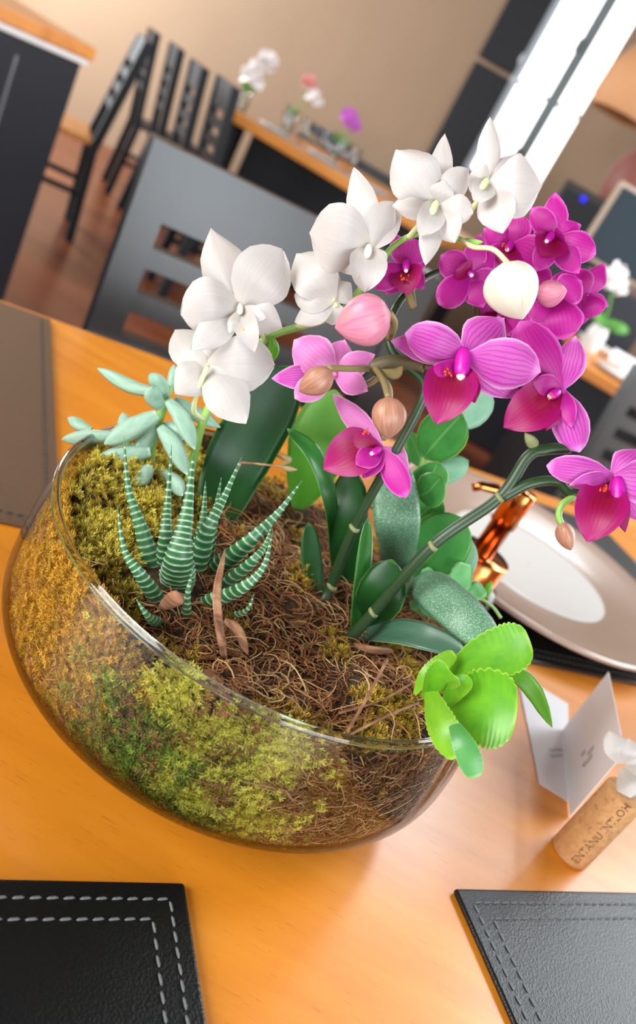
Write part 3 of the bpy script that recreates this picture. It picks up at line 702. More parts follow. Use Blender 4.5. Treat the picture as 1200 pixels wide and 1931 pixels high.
def pick(ang, z, x, y):
    """hue of the moss by where it grows in the bowl (angle from the camera-facing side)"""
    return None
Pn, Nn, Ln, Cn = [], [], [], []
nclump = 1900
for k in range(nclump):
    a = rng.uniform(-95, 95) if rng.uniform() < .8 else rng.uniform(-180, 180)   # angle round the bowl, 0 = front
    z = rng.uniform(.008, .088); g = rng.normal()
    a0 = a; a = a + 5 * rng.normal()
    if a > 27 and rng.uniform() < .93: continue                                  # root side, hardly any moss
    if 18 < a <= 27 and rng.uniform() < .45: continue
    if -19 < a < -9 and z > .068 and rng.uniform() < .9: continue                # gap with bare soil
    if abs(a) > 100 and rng.uniform() < .3: continue
    if a < -20: c = GOLD * (.62 + .2 * g) + OLIVE * (.35 - .2 * g)
    elif a < -1 and z < .07: c = GREEN * (.75 + .15 * g) + LIME * .2
    elif a < 27: c = LIME * (1.15 + .1 * g) + GOLD * .15
    else: c = OLIVE * .5 + BROWN * .5
    if rng.uniform() < .12: c = BROWN * .9
    c = np.clip(c, .01, 1) * rng.uniform(.95, 1.6); R_ = rng.uniform(.0042, .0068); hgt = rng.uniform(.002, .006)
    th0 = radians(a0 - 90)
    for q in range(26):
        rho = sqrt(rng.uniform()); an = rng.uniform(0, 2 * pi); du, dv = R_ * rho * cos(an), R_ * rho * sin(an)
        th = th0 + du / .127; zz = min(max(z + dv, .006), .090); r = bowl_r(zz, .0118) + hgt * (1 - rho * rho)
        x, y = cos(th), sin(th); tx, ty = -y, x
        n = np.array((x * .75 + tx * .75 * rho * cos(an), y * .75 + ty * .75 * rho * cos(an), .42 + .75 * rho * sin(an))) + rng.normal(size=3) * .22
        Pn.append((BC.x + r * x, BC.y + r * y, zz)); Nn.append(n / np.linalg.norm(n)); Ln.append(rng.uniform(.0032, .0058)); Cn.append(c * rng.uniform(.75, 1.25))
# keep shoots behind the glass
Pn = np.array(Pn); Nn = np.array(Nn); Ln = np.array(Ln); Cn = np.array(Cn)
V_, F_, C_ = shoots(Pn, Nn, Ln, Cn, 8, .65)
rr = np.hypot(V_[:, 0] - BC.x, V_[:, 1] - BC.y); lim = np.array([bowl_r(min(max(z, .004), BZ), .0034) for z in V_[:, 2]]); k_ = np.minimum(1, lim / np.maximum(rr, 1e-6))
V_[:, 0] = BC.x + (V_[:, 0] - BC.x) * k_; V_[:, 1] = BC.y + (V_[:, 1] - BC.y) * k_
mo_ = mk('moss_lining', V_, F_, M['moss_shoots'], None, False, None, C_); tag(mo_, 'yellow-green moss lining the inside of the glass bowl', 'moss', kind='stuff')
# moss on top
Pn, Nn, Ln, Cn = [], [], [], []
for k in range(760):
    r = .112 * sqrt(rng.uniform()); th = rng.uniform(0, 2 * pi); x, y = r * cos(th), r * sin(th); g = vnoise(x, y, 90)
    left = x < -.05 + .008 * g and y > -.085; patches = (g > 1.0) or (x > .062 and y < -.0 and g > 0.2) or (r > .1 and g > .2)
    if not (left or patches) or (x + .037) ** 2 + (y + .058) ** 2 < .02 ** 2: continue
    c = (LIME * .75 + GOLD * .3) if left else (OLIVE * .6 + GOLD * .3 + LIME * .1)
    if rng.uniform() < .25: c = OLIVE * .8
    c = c * rng.uniform(.9, 1.4); R_ = rng.uniform(.004, .0068); hgt = rng.uniform(.001, .005)
    for q in range(26):
        rho = sqrt(rng.uniform()); an = rng.uniform(0, 2 * pi); xx, yy = x + R_ * rho * cos(an), y + R_ * rho * sin(an)
        if hypot(xx, yy) > .114: continue
        n = np.array((cos(an) * rho * .9, sin(an) * rho * .9, .75)) + rng.normal(size=3) * .22
        Pn.append((BC.x + xx, BC.y + yy, topz(xx, yy) - .001 + hgt * (1 - rho * rho))); Nn.append(n / np.linalg.norm(n)); Ln.append(rng.uniform(.0035, .006)); Cn.append(np.clip(c, .01, 1) * rng.uniform(.75, 1.25))
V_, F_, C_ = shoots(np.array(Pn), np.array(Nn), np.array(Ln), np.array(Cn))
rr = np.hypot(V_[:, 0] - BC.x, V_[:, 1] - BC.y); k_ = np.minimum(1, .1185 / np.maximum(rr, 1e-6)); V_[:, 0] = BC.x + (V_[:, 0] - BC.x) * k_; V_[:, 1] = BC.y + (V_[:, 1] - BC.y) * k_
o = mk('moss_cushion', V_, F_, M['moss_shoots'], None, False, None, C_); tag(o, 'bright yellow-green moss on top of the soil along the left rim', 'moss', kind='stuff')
# root fibre
def fibres(n, gen, name, label):
    V = []; Fc = []; Cc = []
    for i in range(n):
        pts, rad, col = gen(i); v, f = tube(pts, rad, 3, False); b = len(V)
        V += v; Fc += [tuple(q + b for q in ff) for ff in f]; Cc += [col * rng.uniform(.7, 1.2)] * len(v)
    o = mk(name, V, Fc, M['root_fibre'], None, True, None, np.clip(np.array(Cc), 0, 1)); return tag(o, label, 'roots', kind='stuff')
RB = [lin(160, 104, 62), lin(186, 132, 84), lin(132, 84, 52), lin(206, 172, 124)]
def gen_top(i):
    while True:
        r = .108 * sqrt(rng.uniform()); th = rng.uniform(0, 2 * pi); x, y = r * cos(th), r * sin(th)
        if x < -.05 and y > -.075: continue
        if y > .05 and rng.uniform() < .6: continue
        if (x + .037) ** 2 + (y + .058) ** 2 < .012 ** 2: continue
        break
    a = rng.uniform(0, 2 * pi) if rng.uniform() < .5 else rng.normal(.6, .6); p = Vector((BC.x + x, BC.y + y, topz(x, y) + rng.uniform(-.002, .003))); pts = [p]; cu = rng.normal(0, .5)
    vz = rng.uniform(-.1, .7)
    for k in range(7):
        a += cu + rng.normal(0, .25); st = rng.uniform(.002, .0042); p = p + Vector((cos(a) * st, sin(a) * st, vz * st)); vz -= .22
        rx, ry = p.x - BC.x, p.y - BC.y; q = hypot(rx, ry)
        if q > .116: p.x = BC.x + rx / q * .116; p.y = BC.y + ry / q * .116
        p.z = max(p.z, topz(p.x - BC.x, p.y - BC.y) - .001); pts.append(p.copy())
    return pts, rng.uniform(.00018, .00042), RB[rng.integers(0, 4)]
fibres(3600, gen_top, 'coir_fibre', 'tangled reddish brown root fibre covering the soil in the bowl')
def gen_side(i):
    if rng.uniform() < .78: th = radians(rng.uniform(22, 95) - 90)
    else: th = rng.uniform(0, 2 * pi)
    z = rng.uniform(.012, .08); pts = []; dz = rng.normal(0, .0018); dt = rng.normal(0, .02); cu = rng.normal(0, .006)
    for k in range(7):
        zz = min(max(z, .008), .088); r = bowl_r(zz, .0044 + .004 * (.5 + .5 * sin(i * 1.7 + k * .6))); pts.append(Vector((BC.x + r * cos(th), BC.y + r * sin(th), zz))); z += dz + rng.normal(0, .0009); th += dt; dt += cu
    return pts, rng.uniform(.00018, .0004), RB[rng.integers(0, 4)]
fibres(2200, gen_side, 'root_tangle', 'brown root tangle pressed against the inside of the glass')

# ------------------------------------------------------------------ plant builders
def blade(name, parent, pts, w, prof, mat, tilt=0, thick=.0012, cup=.12, nu=8, nv=16, **kw):
    """pts: (x, y, world_y) or Vector; w: full width in pixels of the photograph at the middle of the blade"""
    P = [p if isinstance(p, Vector) else PY(*p) for p in pts]
    mid = P[len(P) // 2]; half = px(mid, w) / 2; A = across_of(P[0], P[-1], tilt)
    v, f, uv = leaf_geo(P, half, prof, A, thick, cup, nu, nv, **kw)
    return mk(name, v, f, M[mat], parent, True, uv)
def stem(name, parent, pts, w, mat, seg=8, n=24, taper=1.0):
    P = [p if isinstance(p, Vector) else PY(*p) for p in pts]; C = spline(P, n)
    r = [px(C[i], w) / 2 * (1 + (taper - 1) * i / n) for i in range(n + 1)]
    v, f = tube(C, r, seg); return mk(name, v, f, M[mat], parent)
def bud(parent, c, tip, w, mat, lobes=3):
    """ovoid bud; c base (x,y,wy), tip (x,y,wy), w width px"""
    a, b = PY(*c), PY(*tip); ax = (b - a); L = ax.length; ax.normalize(); o1 = ax.orthogonal().normalized(); o2 = ax.cross(o1); hw = px(a, w) / 2
    v = []; f = []; uv = []; n, s = 16, 24
    for i in range(n + 1):
        t = i / n; r = hw * (sin(pi * min(1, t * 1.02) ** .82) ** .62 if 0 < t < 1 else 0.03)
        for k in range(s):
            an = 2 * pi * k / s; rr = r * (1 + .075 * cos(lobes * an + 1.2 * t) - .05 * max(0, cos(lobes * an + pi)) ** 12)
            v.append(a + ax * (L * t) + (o1 * cos(an) + o2 * sin(an)) * rr); uv.append((k / s, t))
    for i in range(n):
        for k in range(s): k2 = (k + 1) % s; f.append((i * s + k, i * s + k2, (i + 1) * s + k2, (i + 1) * s + k))
    return mk('bud', v, f, M[mat], parent, True, uv)
KM = {'w': 'white_petal', 's': 'striped_petal', 'd': 'magenta_petal', 'b': 'pink_petal', 'c': 'crimson_lip'}
fseed = [0]
def flower(parent, c, petals, col=None, colmat='magenta_column', tipmat='column_tip', callus=None):
    """c: (x,y,wy) centre. petals: (part, mat, tipx, tipy, width_px, tip_offset_mm towards the viewer, [bow], [cup], [tilt], [basex, basey])"""
    fseed[0] += 1; rs = random.Random(fseed[0]); C = PY(*c); D = depth(C)
    view = (C - CAM).normalized()
    # the flower's own mesh is its column
    if col: a, b, w = (PD(col[0], col[1], D - .002), PD(col[2], col[3], D - .006), col[4])
    else: a, b, w = C + view * .004, C - view * .001, 9
    ax = (b - a); n = 8; pts = [a + ax * (i / n) for i in range(n + 1)]; r0 = px(C, w) / 2
    rad = [r0 * q for q in (.55, .8, .95, 1, 1, 1, .95, .75, .3)]
    v, f = tube(pts, rad, 12); fl = mk('flower', v, f, M[colmat], parent)
    if col and tipmat:
        bm = MB(); e = b - ax * .12; bm.tube([e - ax * .1, e, e + ax * .1, e + ax * .2], [r0 * .4, r0 * .62, r0 * .55, r0 * .2], 10); bm.build('anther_cap', M[tipmat], fl, True)
    for q in petals:
        part, mt, tx, ty, w, off = q[:6]; bow = q[6] if len(q) > 6 and q[6] is not None else .14
        cup = q[7] if len(q) > 7 and q[7] is not None else rs.uniform(.08, .3); tilt = q[8] if len(q) > 8 and q[8] is not None else rs.uniform(-16, 16)
        B = PD(q[9], q[10], D + (.001 if part == 'sepal' else -.001)) if len(q) > 10 else C + view * (.0015 if part == 'sepal' else 0)
        T = PD(tx, ty, D - off / 1000); L = (T - B).length
        Mi = (B + T) / 2 - view * L * bow; A = across_of(B, T, tilt)
        prof = {'petal': 'petal', 'sepal': 'sepal', 'lip': 'lip', 'side_lobe': 'sepal'}[part]
        v, f, uv = leaf_geo([B, Mi, T], px(C, w) / 2, prof, A, 0.0, cup, 10, 16, wave=rs.uniform(.04, .16), seed=fseed[0] * 31 + len(v))
        mk(part, v, f, M[KM[mt]], fl, True, uv)
    if callus:
        cx, cy, cw, cm = callus; p = PD(cx, cy, D - .0095); mb = MB(); w_ = px(p, cw)
        for k in range(6):
            q = p + CR * w_ * rs.uniform(-.5, .5) + CU * w_ * rs.uniform(-.35, .35); e = q - CU * w_ * rs.uniform(.25, .6) + CR * w_ * rs.uniform(-.25, .25) + view * .001
            mb.tube([q + view * .001, q.lerp(e, .5) - view * .0006, e], [w_ * .09, w_ * .12, w_ * .04], 6)
        mb.build('callus', M[cm], fl, True)
    return fl
# ------------------------------------------------------------------ white orchid
wo = empty('white_orchid', onz(350, 930, .084), 'white moth orchid with an arching spray of open flowers in the glass bowl', 'orchid')
stem('flower_spike', wo, [onz(345, 960, .084), (362, 880, .385), (385, 790, .378), (425, 715, .385), (500, 640, .392), (570, 615, .392), (640, 590, .388), (700, 520, .385), (745, 462, .38), (800, 440, .374), (872, 452, .366)], 17, 'pale_stem', 10, 60, .6)
for pts in ([(384, 790, .377), (366, 775, .362), (373, 736, .352), (392, 690, .352)], [(560, 617, .391), (608, 606, .38), (636, 572, .374)], [(500, 640, .392), (480, 610, .382), (462, 590, .368)],
            [(690, 535, .385), (700, 500, .376), (697, 470, .368)], [(770, 448, .377), (790, 425, .37), (815, 398, .364)], [(840, 446, .37), (885, 400, .37), (915, 360, .368)], [(872, 452, .366), (893, 466, .355), (930, 470, .348), (958, 496, .345)]):
    stem('pedicel', wo, pts, 10, 'cream_pedicel', 8, 14)
blade('bract', wo, [(872, 452, .366), (890, 458, .36), (912, 456, .356)], 16, 'sepal', 'pale_stem')
blade('bract', wo, [(505, 690, .39), (516, 660, .388), (512, 632, .386)], 22, 'sepal', 'kalanchoe_leaf')
# W1, facing the viewer
flower(wo, (454, 582, .362), [('sepal', 'w', 398, 430, 92, -2, .1), ('sepal', 'w', 360, 660, 62, 3), ('sepal', 'w', 532, 618, 66, -2), ('petal', 'w', 533, 472, 116, 4, .2), ('petal', 'w', 341, 590, 118, 6, .2),
    ('lip', 'w', 480, 664, 46, 6, .3, -.3), ('side_lobe', 'w', 432, 628, 26, 8, .2), ('side_lobe', 'w', 502, 600, 30, 8, .2)], (454, 574, 452, 592, 12), 'white_bud', None, (462, 622, 11, 'yellow_callus'))
# W2, seen from behind, nodding
flower(wo, (392, 688, .356), [('petal', 'w', 330, 622, 84, -12), ('petal', 'w', 517, 690, 112, -6, .2), ('sepal', 'w', 464, 799, 88, 4, .12), ('sepal', 'w', 330, 742, 74, 0, .16), ('sepal', 'w', 420, 620, 70, -9), ('petal', 'w', 440, 735, 90, -3)], None, 'cream_pedicel')
# W3, from behind
flower(wo, (630, 566, .374), [('petal', 'w', 560, 478, 92, -4, .2), ('sepal', 'w', 662, 534, 54, -2), ('petal', 'w', 556, 556, 60, -4), ('sepal', 'w', 556, 608, 52, -6), ('sepal', 'w', 596, 500, 60, -8), ('petal', 'w', 625, 612, 50, -8)], None, 'cream_pedicel')
# W4
flower(wo, (697, 468, .366), [('sepal', 'w', 668, 316, 64, -3, .12), ('petal', 'w', 584, 440, 132, 3, .22), ('petal', 'w', 742, 380, 62, 2, .1, None, 25), ('sepal', 'w', 758, 398, 46, -5), ('sepal', 'w', 724, 512, 46, -3),
    ('lip', 'w', 688, 552, 72, 6, .25, -.2), ('sepal', 'w', 640, 512, 60, -4)], (697, 462, 692, 486, 14), 'white_bud', None, (672, 520, 10, 'yellow_callus'))
# W5
flower(wo, (826, 386, .362), [('sepal', 'w', 839, 252, 46, -4), ('petal', 'w', 748, 282, 100, 3, .22), ('sepal', 'w', 740, 388, 54, 0), ('petal', 'w', 884, 318, 58, 2), ('petal', 'w', 893, 402, 56, 6, .2), ('sepal', 'w', 803, 500, 46, 4, .12), ('sepal', 'w', 858, 458, 58, 5),
    ('lip', 'w', 792, 446, 54, 7, .25, -.2), ('side_lobe', 'w', 840, 340, 50, 6, .2)], (824, 380, 814, 404, 14), 'cream_pedicel', None)
# W6
flower(wo, (922, 345, .366), [('sepal', 'w', 925, 220, 46, 0, .06), ('petal', 'w', 1022, 352, 118, 2, .22), ('sepal', 'w', 948, 440, 74, 4, .14), ('petal', 'w', 886, 330, 56, 3), ('sepal', 'w', 985, 290, 44, -5), ('lip', 'w', 893, 378, 48, 6, .25, -.2)], (920, 338, 908, 356, 13), 'cream_pedicel', None)
bud(wo, (951, 494, .345), (986, 602, .343), 104, 'white_bud')
blade('leaf', wo, [onz(400, 985, .085), (440, 880, .40), (500, 770, .405), (548, 690, .41)], 128, 'strap', 'orchid_leaf', tilt=12, thick=.002, cup=-.2)
blade('leaf', wo, [onz(560, 960, .085), (590, 870, .42), (612, 800, .43), (632, 735, .44)], 118, 'round', 'orchid_leaf_backlit', tilt=-10, thick=.0016, cup=.1)
blade('leaf', wo, [onz(632, 1070, .085), (620, 950, .38), (592, 862, .375), (542, 808, .38)], 42, 'strap', 'orchid_leaf_mid', tilt=40, thick=.002, cup=-.3)

# ------------------------------------------------------------------ magenta orchid, two spikes
mg = empty('magenta_orchid', onz(640, 1170, .084), 'magenta moth orchid with two leaning spikes, striped flowers and brown buds', 'orchid')
stem('flower_spike', mg, [onz(600, 1150, .084), (624, 1106, .362), (668, 995, .358), (722, 895, .355), (790, 770, .356), (800, 722, .358), (765, 690, .36), (737, 655, .364), (735, 608, .372), (768, 552, .388), (830, 512, .41), (910, 500, .425), (1000, 508, .43), (1060, 540, .425)], 22, 'green_stem', 10, 70, .55)
stem('flower_spike', mg, [onz(650, 1215, .084), (700, 1160, .338), (815, 1030, .336), (940, 940, .345), (995, 862, .352), (1030, 848, .356), (1075, 845, .36)], 23, 'green_stem', 10, 50, .95)
stem('side_branch', mg, [(945, 940, .345), (1000, 912, .348), (1050, 908, .352), (1080, 930, .352), (1140, 915, .356)], 21, 'green_stem', 8, 24, .8)
for (x, y, wy, ang) in ((626, 1106, .361, .5), (668, 996, .357, .5), (704, 1155, .337, .7), (816, 1030, .335, .7), (942, 938, .344, .7)):
    p = PY(x, y, wy); d = (PY(x + 30 * sin(ang + .3), y - 30 * cos(ang + .3), wy) - p).normalized(); MB().tube([p - d * .0008, p - d * .0003, p + d * .0006, p + d * .0012], [px(p, 10.5), px(p, 11.8), px(p, 11.6), px(p, 10.5)], 10).build('node_sheath', M['node_sheath'], mg, True)
blade('bract', mg, [(1012, 850, .355), (1004, 835, .352), (990, 816, .35)], 24, 'sepal', 'node_sheath', thick=.0015)
for pts, mt in (([(700, 695, .36), (665, 695, .345), (618, 694, .333)], 'olive_pedicel'), ([(705, 690, .36), (722, 715, .348), (733, 750, .336)], 'olive_pedicel'), ([(735, 640, .365), (745, 610, .35), (735, 590, .34)], 'olive_pedicel'),
                ([(800, 692, .358), (840, 690, .36), (876, 676, .362)], 'brown_stem'), ([(720, 705, .36), (690, 725, .362), (650, 712, .36)], 'olive_pedicel'), ([(715, 710, .36), (735, 740, .36), (722, 830, .358)], 'olive_pedicel'), ([(1075, 845, .36), (1078, 800, .372), (1060, 745, .376)], 'green_stem'),
                ([(1085, 935, .352), (1062, 950, .347), (1054, 972, .345), (1062, 994, .345)], 'pale_stem'), ([(900, 560, .40), (900, 600, .405), (905, 640, .41)], 'brown_stem'), ([(768, 550, .38), (780, 580, .38), (772, 520, .385)], 'olive_pedicel')):
    stem('pedicel', mg, pts, 13, mt, 8, 14)
stem('twig_node', mg, [(700, 694, .36), (740, 684, .36), (800, 688, .36)], 30, 'brown_stem', 10, 12)
blade('bract', mg, [(712, 700, .358), (745, 705, .352), (760, 690, .35)], 22, 'sepal', 'olive_pedicel')
# M1
flower(mg, (880, 672, .352), [('sepal', 's', 738, 643, 62, -7), ('sepal', 's', 952, 600, 96, -5, .1), ('sepal', 's', 980, 750, 70, -6), ('petal', 's', 764, 628, 78, 3, .18), ('petal', 's', 1020, 702, 98, 4, .16),
    ('lip', 'c', 824, 800, 98, 12, .2, -.35, 0, 862, 692), ('side_lobe', 'c', 896, 760, 40, 8, .2, -.3, 0, 878, 694), ('side_lobe', 'd', 800, 722, 34, 8, .2, None, 0, 860, 680)], (876, 658, 869, 714, 30), callus=(845, 700, 18, 'orange_callus'))
# M2
flower(mg, (1058, 732, .37), [('petal', 'd', 980, 606, 88, 2, .12), ('sepal', 's', 1086, 633, 66, 4, .14), ('petal', 's', 1094, 853, 70, 6, .12), ('sepal', 'd', 1078, 806, 38, 9), ('sepal', 'd', 1020, 640, 70, -6),
    ('lip', 'c', 950, 806, 88, 8, .2, -.3, 0, 1048, 742), ('side_lobe', 'd', 1002, 722, 44, 9), ('side_lobe', 'c', 1030, 812, 50, 6)], (1055, 738, 1036, 748, 18), callus=(1040, 745, 12, 'orange_callus'))
# M3
flower(mg, (1158, 898, .356), [('petal', 's', 1031, 878, 56, 2, .12), ('sepal', 's', 1074, 916, 34, 5), ('sepal', 's', 1222, 846, 74, -4), ('petal', 's', 1262, 912, 90, 3), ('sepal', 's', 1215, 985, 60, -2), 
    ('lip', 'c', 1108, 1022, 94, 11, .2, -.35, 0, 1150, 915), ('side_lobe', 'c', 1180, 1004, 38, 8)], (1166, 900, 1166, 960, 28), callus=(1138, 918, 15, 'orange_callus'))
# M4, side on
flower(mg, (720, 846, .352), [('sepal', 'b', 628, 743, 46, -6, .1), ('petal', 'd', 767, 938, 52, 6, .06), ('sepal', 'b', 770, 892, 62, -2, .1), ('lip', 'c', 610, 884, 90, 2, .16, -.3, 0, 706, 832), ('side_lobe', 'd', 670, 876, 46, 8), ('sepal', 'd', 685, 902, 42, 4), ('side_lobe', 'c', 632, 830, 50, 4)], (718, 846, 700, 856, 14), callus=(690, 812, 14, 'orange_callus'))
# M5, from behind, pale pink
flower(mg, (632, 706, .352), [('petal', 'b', 556, 640, 82, 2, .22), ('sepal', 'b', 708, 668, 50, -2), ('sepal', 's', 512, 714, 50, 0), ('petal', 'b', 556, 752, 54, 2), ('sepal', 'b', 694, 738, 48, 0), ('sepal', 'b', 650, 640, 60, -4)], None, 'pink_bud')
# M6
flower(mg, (768, 502, .388), [('sepal', 'd', 742, 440, 40, -3), ('petal', 'd', 776, 448, 84, 1, .15), ('petal', 'd', 698, 536, 52, 2), ('sepal', 'd', 806, 474, 46, 0), ('sepal', 'd', 728, 556, 40, -3), ('lip', 'c', 768, 556, 62, 7, .2, -.3), ('side_lobe', 'd', 800, 545, 36, 4)], (766, 488, 766, 512, 14), callus=(764, 522, 14, 'orange_callus'))
# M7
flower(mg, (886, 522, .398), [('petal', 'd', 832, 480, 58, 2), ('sepal', 'd', 930, 470, 56, 0), ('petal', 'd', 828, 574, 58, 6, .1), ('sepal', 'd', 912, 580, 52, 2), ('petal', 'd', 940, 540, 54, 0), ('lip', 'c', 860, 512, 54, 8), ('sepal', 'd', 908, 440, 46, 2)], (884, 510, 890, 520, 14))
# M8, top right of the cluster
flower(mg, (1048, 448, .41), [('sepal', 'd', 1047, 364, 50, 0, .1), ('petal', 'd', 1124, 480, 62, 3), ('sepal', 'd', 1096, 424, 44, 0), ('petal', 'd', 1004, 392, 46, 0), ('sepal', 'd', 1092, 516, 50, 4), ('sepal', 'd', 1010, 512, 46, 2), ('lip', 'c', 1020, 486, 66, 8, .2, -.3), ('side_lobe', 'd', 1062, 440, 34, 8)], (1044, 440, 1030, 456, 14))
# M9
flower(mg, (966, 462, .418), [('petal', 'd', 978, 404, 58, 2), ('petal', 'd', 1030, 500, 76, 6, .18), ('sepal', 'd', 912, 430, 54, 0), ('sepal', 'd', 925, 505, 56, 2), ('sepal', 'd', 1010, 430, 46, 0), ('lip', 'c', 945, 500, 50, 8)], (966, 458, 956, 472, 14), callus=(952, 462, 12, 'orange_callus'))
# M10
flower(mg, (1050, 560, .398), [('petal', 'd', 1098, 530, 64, 3), ('petal', 'd', 1066, 640, 84, 4, .2), ('sepal', 'd', 1000, 606, 62, 2), ('sepal', 'd', 1080, 508, 54, -2), ('sepal', 'd', 1024, 640, 56, -2), ('lip', 'd', 1006, 560, 50, 6)], None)
bud(mg, (1012, 556, .39), (1070, 548, .386), 50, 'pink_bud')
# M12, lower and half hidden by the white bud
flower(mg, (946, 590, .412), [('petal', 'd', 1000, 560, 60, 2), ('petal', 'd', 896, 560, 56, 2), ('sepal', 'd', 940, 640, 58, 2), ('sepal', 'd', 992, 630, 54, 0), ('sepal', 'd', 905, 618, 48, 0), ('lip', 'c', 925, 616, 44, 6)], (946, 586, 940, 600, 12))
flower(mg, (1004, 548, .418), [('petal', 'd', 1030, 500, 50, 2), ('petal', 'd', 965, 520, 54, 0), ('sepal', 'd', 1000, 610, 52, 2), ('sepal', 'd', 1050, 575, 48, 0), ('sepal', 'd', 990, 490, 44, -2)], None)
# M11
flower(mg, (1108, 556, .425), [('sepal', 'd', 1142, 496, 44, 2), ('petal', 'd', 1124, 598, 54, 4), ('sepal', 'd', 1098, 612, 34, 0), ('sepal', 'd', 1148, 578, 26, 0), ('petal', 'd', 1084, 510, 50, 0)], None)
bud(mg, (737, 590, .338), (632, 618, .334), 96, 'pink_bud')
bud(mg, (626, 700, .332), (564, 738, .33), 54, 'brown_bud')
bud(mg, (733, 748, .335), (732, 828, .333), 66, 'brown_bud')
bud(mg, (1060, 986, .344), (1077, 1038, .343), 36, 'brown_bud')
L = [  # pts, width, profile, mat, tilt, cup
 ([onz(600, 1140, .084), (588, 1060, .372), (582, 985, .378)], 40, 'strap', 'orchid_leaf', 10, -.3),
 ([onz(650, 1100, .084), (655, 985, .385), (660, 880, .40)], 78, 'strap', 'orchid_leaf', -10, .15),
 ([onz(668, 1190, .084), (682, 1080, .352), (694, 975, .358)], 34, 'strap', 'orchid_leaf_mid', 30, -.3),
 ([onz(690, 1185, .084), (715, 1130, .345), (740, 1055, .35)], 92, 'round', 'orchid_leaf', 0, .15),
 ([onz(690, 1195, .084), (770, 1195, .325), (880, 1228, .315)], 56, 'strap', 'orchid_leaf_grey', -25, -.25)]
for pts, w, pr, mt, tl, cp in L: blade('leaf', mg, pts, w, pr, mt, tl, .0022, cp)

# ------------------------------------------------------------------ zebra plant
zb = empty('zebra_haworthia', onz(345, 1105, .084), 'small spiky zebra succulent with white-banded leaves at the front of the bowl', 'succulent')
def zebra(pts, w, bands, tilt=0, cover=1.0):
    P = [p if isinstance(p, Vector) else PY(*p) for p in pts]; half = px(P[len(P) // 2], w) / 2; nv = bands * 6
    C = spline(P, nv); A0 = across_of(P[0], P[-1], tilt); tab = PROF['awl']; v = []; f = []; col = []; S = 14
    for i in range(nv + 1):
        t = i / nv; T = (C[min(i + 1, nv)] - C[max(i - 1, 0)]).normalized(); A = (A0 - T * A0.dot(T)).normalized(); N = T.cross(A)      # N points away from the viewer
        w_ = half * lerp_tab(tab, t)
        for k in range(S):
            a = 2 * pi * k / S; cx, cz = cos(a), sin(a)
            bulge = (.62 if cz < 0 else .38)                                          # rounder on the outer face
            fr = (i % 6); ph = fr + 1.2 * abs(cx)
            outer = max(0, min(1, (-cz + .25) * 2)) * (1 if t < .97 else 0); edge = max(0, abs(cx) - .75) * 4
            hit = (1.0 if fr == 3 else (.12 if fr in (2, 4) else 0)) * (min(1, outer * cover + edge * .8)) * (.75 + .25 * sin(i * 7.1 + k * 3.3))
            d = 1 + .11 * hit
            v.append(C[i] + A * (cx * w_ * d) + N * (cz * w_ * bulge * d) - T * (0.0)); col.append((hit, hit, hit))
    for i in range(nv):
        for k in range(S): k2 = (k + 1) % S; f.append((i * S + k, i * S + k2, (i + 1) * S + k2, (i + 1) * S + k))
    f.append(tuple(range(S))); f.append(tuple(reversed(range(nv * S, nv * S + S))))
    return mk('leaf', v, f, M['zebra_leaf'], zb, True, None, col)
zebra([onz(335, 1108, .084), (338, 1050, .292), (353, 965, .30), (366, 850, .315)], 68, 24)
zebra([onz(313, 1085, .084), (313, 1010, .305), (317, 940, .315), (324, 838, .325)], 34, 20)
zebra([onz(294, 1085, .084), (268, 1000, .308), (242, 920, .312), (234, 822, .322)], 36, 20, -15, .8)
zebra([onz(306, 1140, .084), (266, 1085, .276), (234, 1035, .276), (221, 950, .284)], 34, 18, -15)
zebra([onz(368, 1085, .084), (392, 1000, .308), (424, 935, .316), (458, 858, .326)], 38, 20, 15, .9)
zebra([onz(400, 1078, .084), (462, 1028, .312), (522, 970, .318), (572, 904, .326)], 42, 20, 25, .75)
zebra([onz(420, 1105, .084), (472, 1062, .304), (500, 1028, .308), (513, 988, .312)], 28, 16, 20, .7)
zebra([onz(385, 1136, .086), (450, 1112, .284), (496, 1070, .286), (515, 1000, .294)], 34, 18, 10)
zebra([onz(352, 1165, .084), (354, 1120, .262), (364, 1070, .266)], 20, 10)
zebra([onz(362, 1080, .084), (382, 990, .325), (388, 905, .335)], 32, 18, 0, .6)
zebra([onz(385, 1075, .084), (404, 980, .322), (418, 898, .335)], 28, 16, 0, .5)
zebra([onz(300, 1175, .083), (278, 1160, .256), (256, 1128, .256)], 24, 9, 0, .6)
zebra([onz(440, 1160, .083), (466, 1150, .266), (480, 1118, .268)], 16, 8)
zebra([onz(350, 1070, .084), (342, 1000, .325), (350, 930, .335)], 30, 14, 0, .5)
blade('dead_leaf', zb, [onz(300, 1150, .086), (330, 1130, .265), (352, 1122, .268)], 34, 'sepal', 'dry_bark', 20)

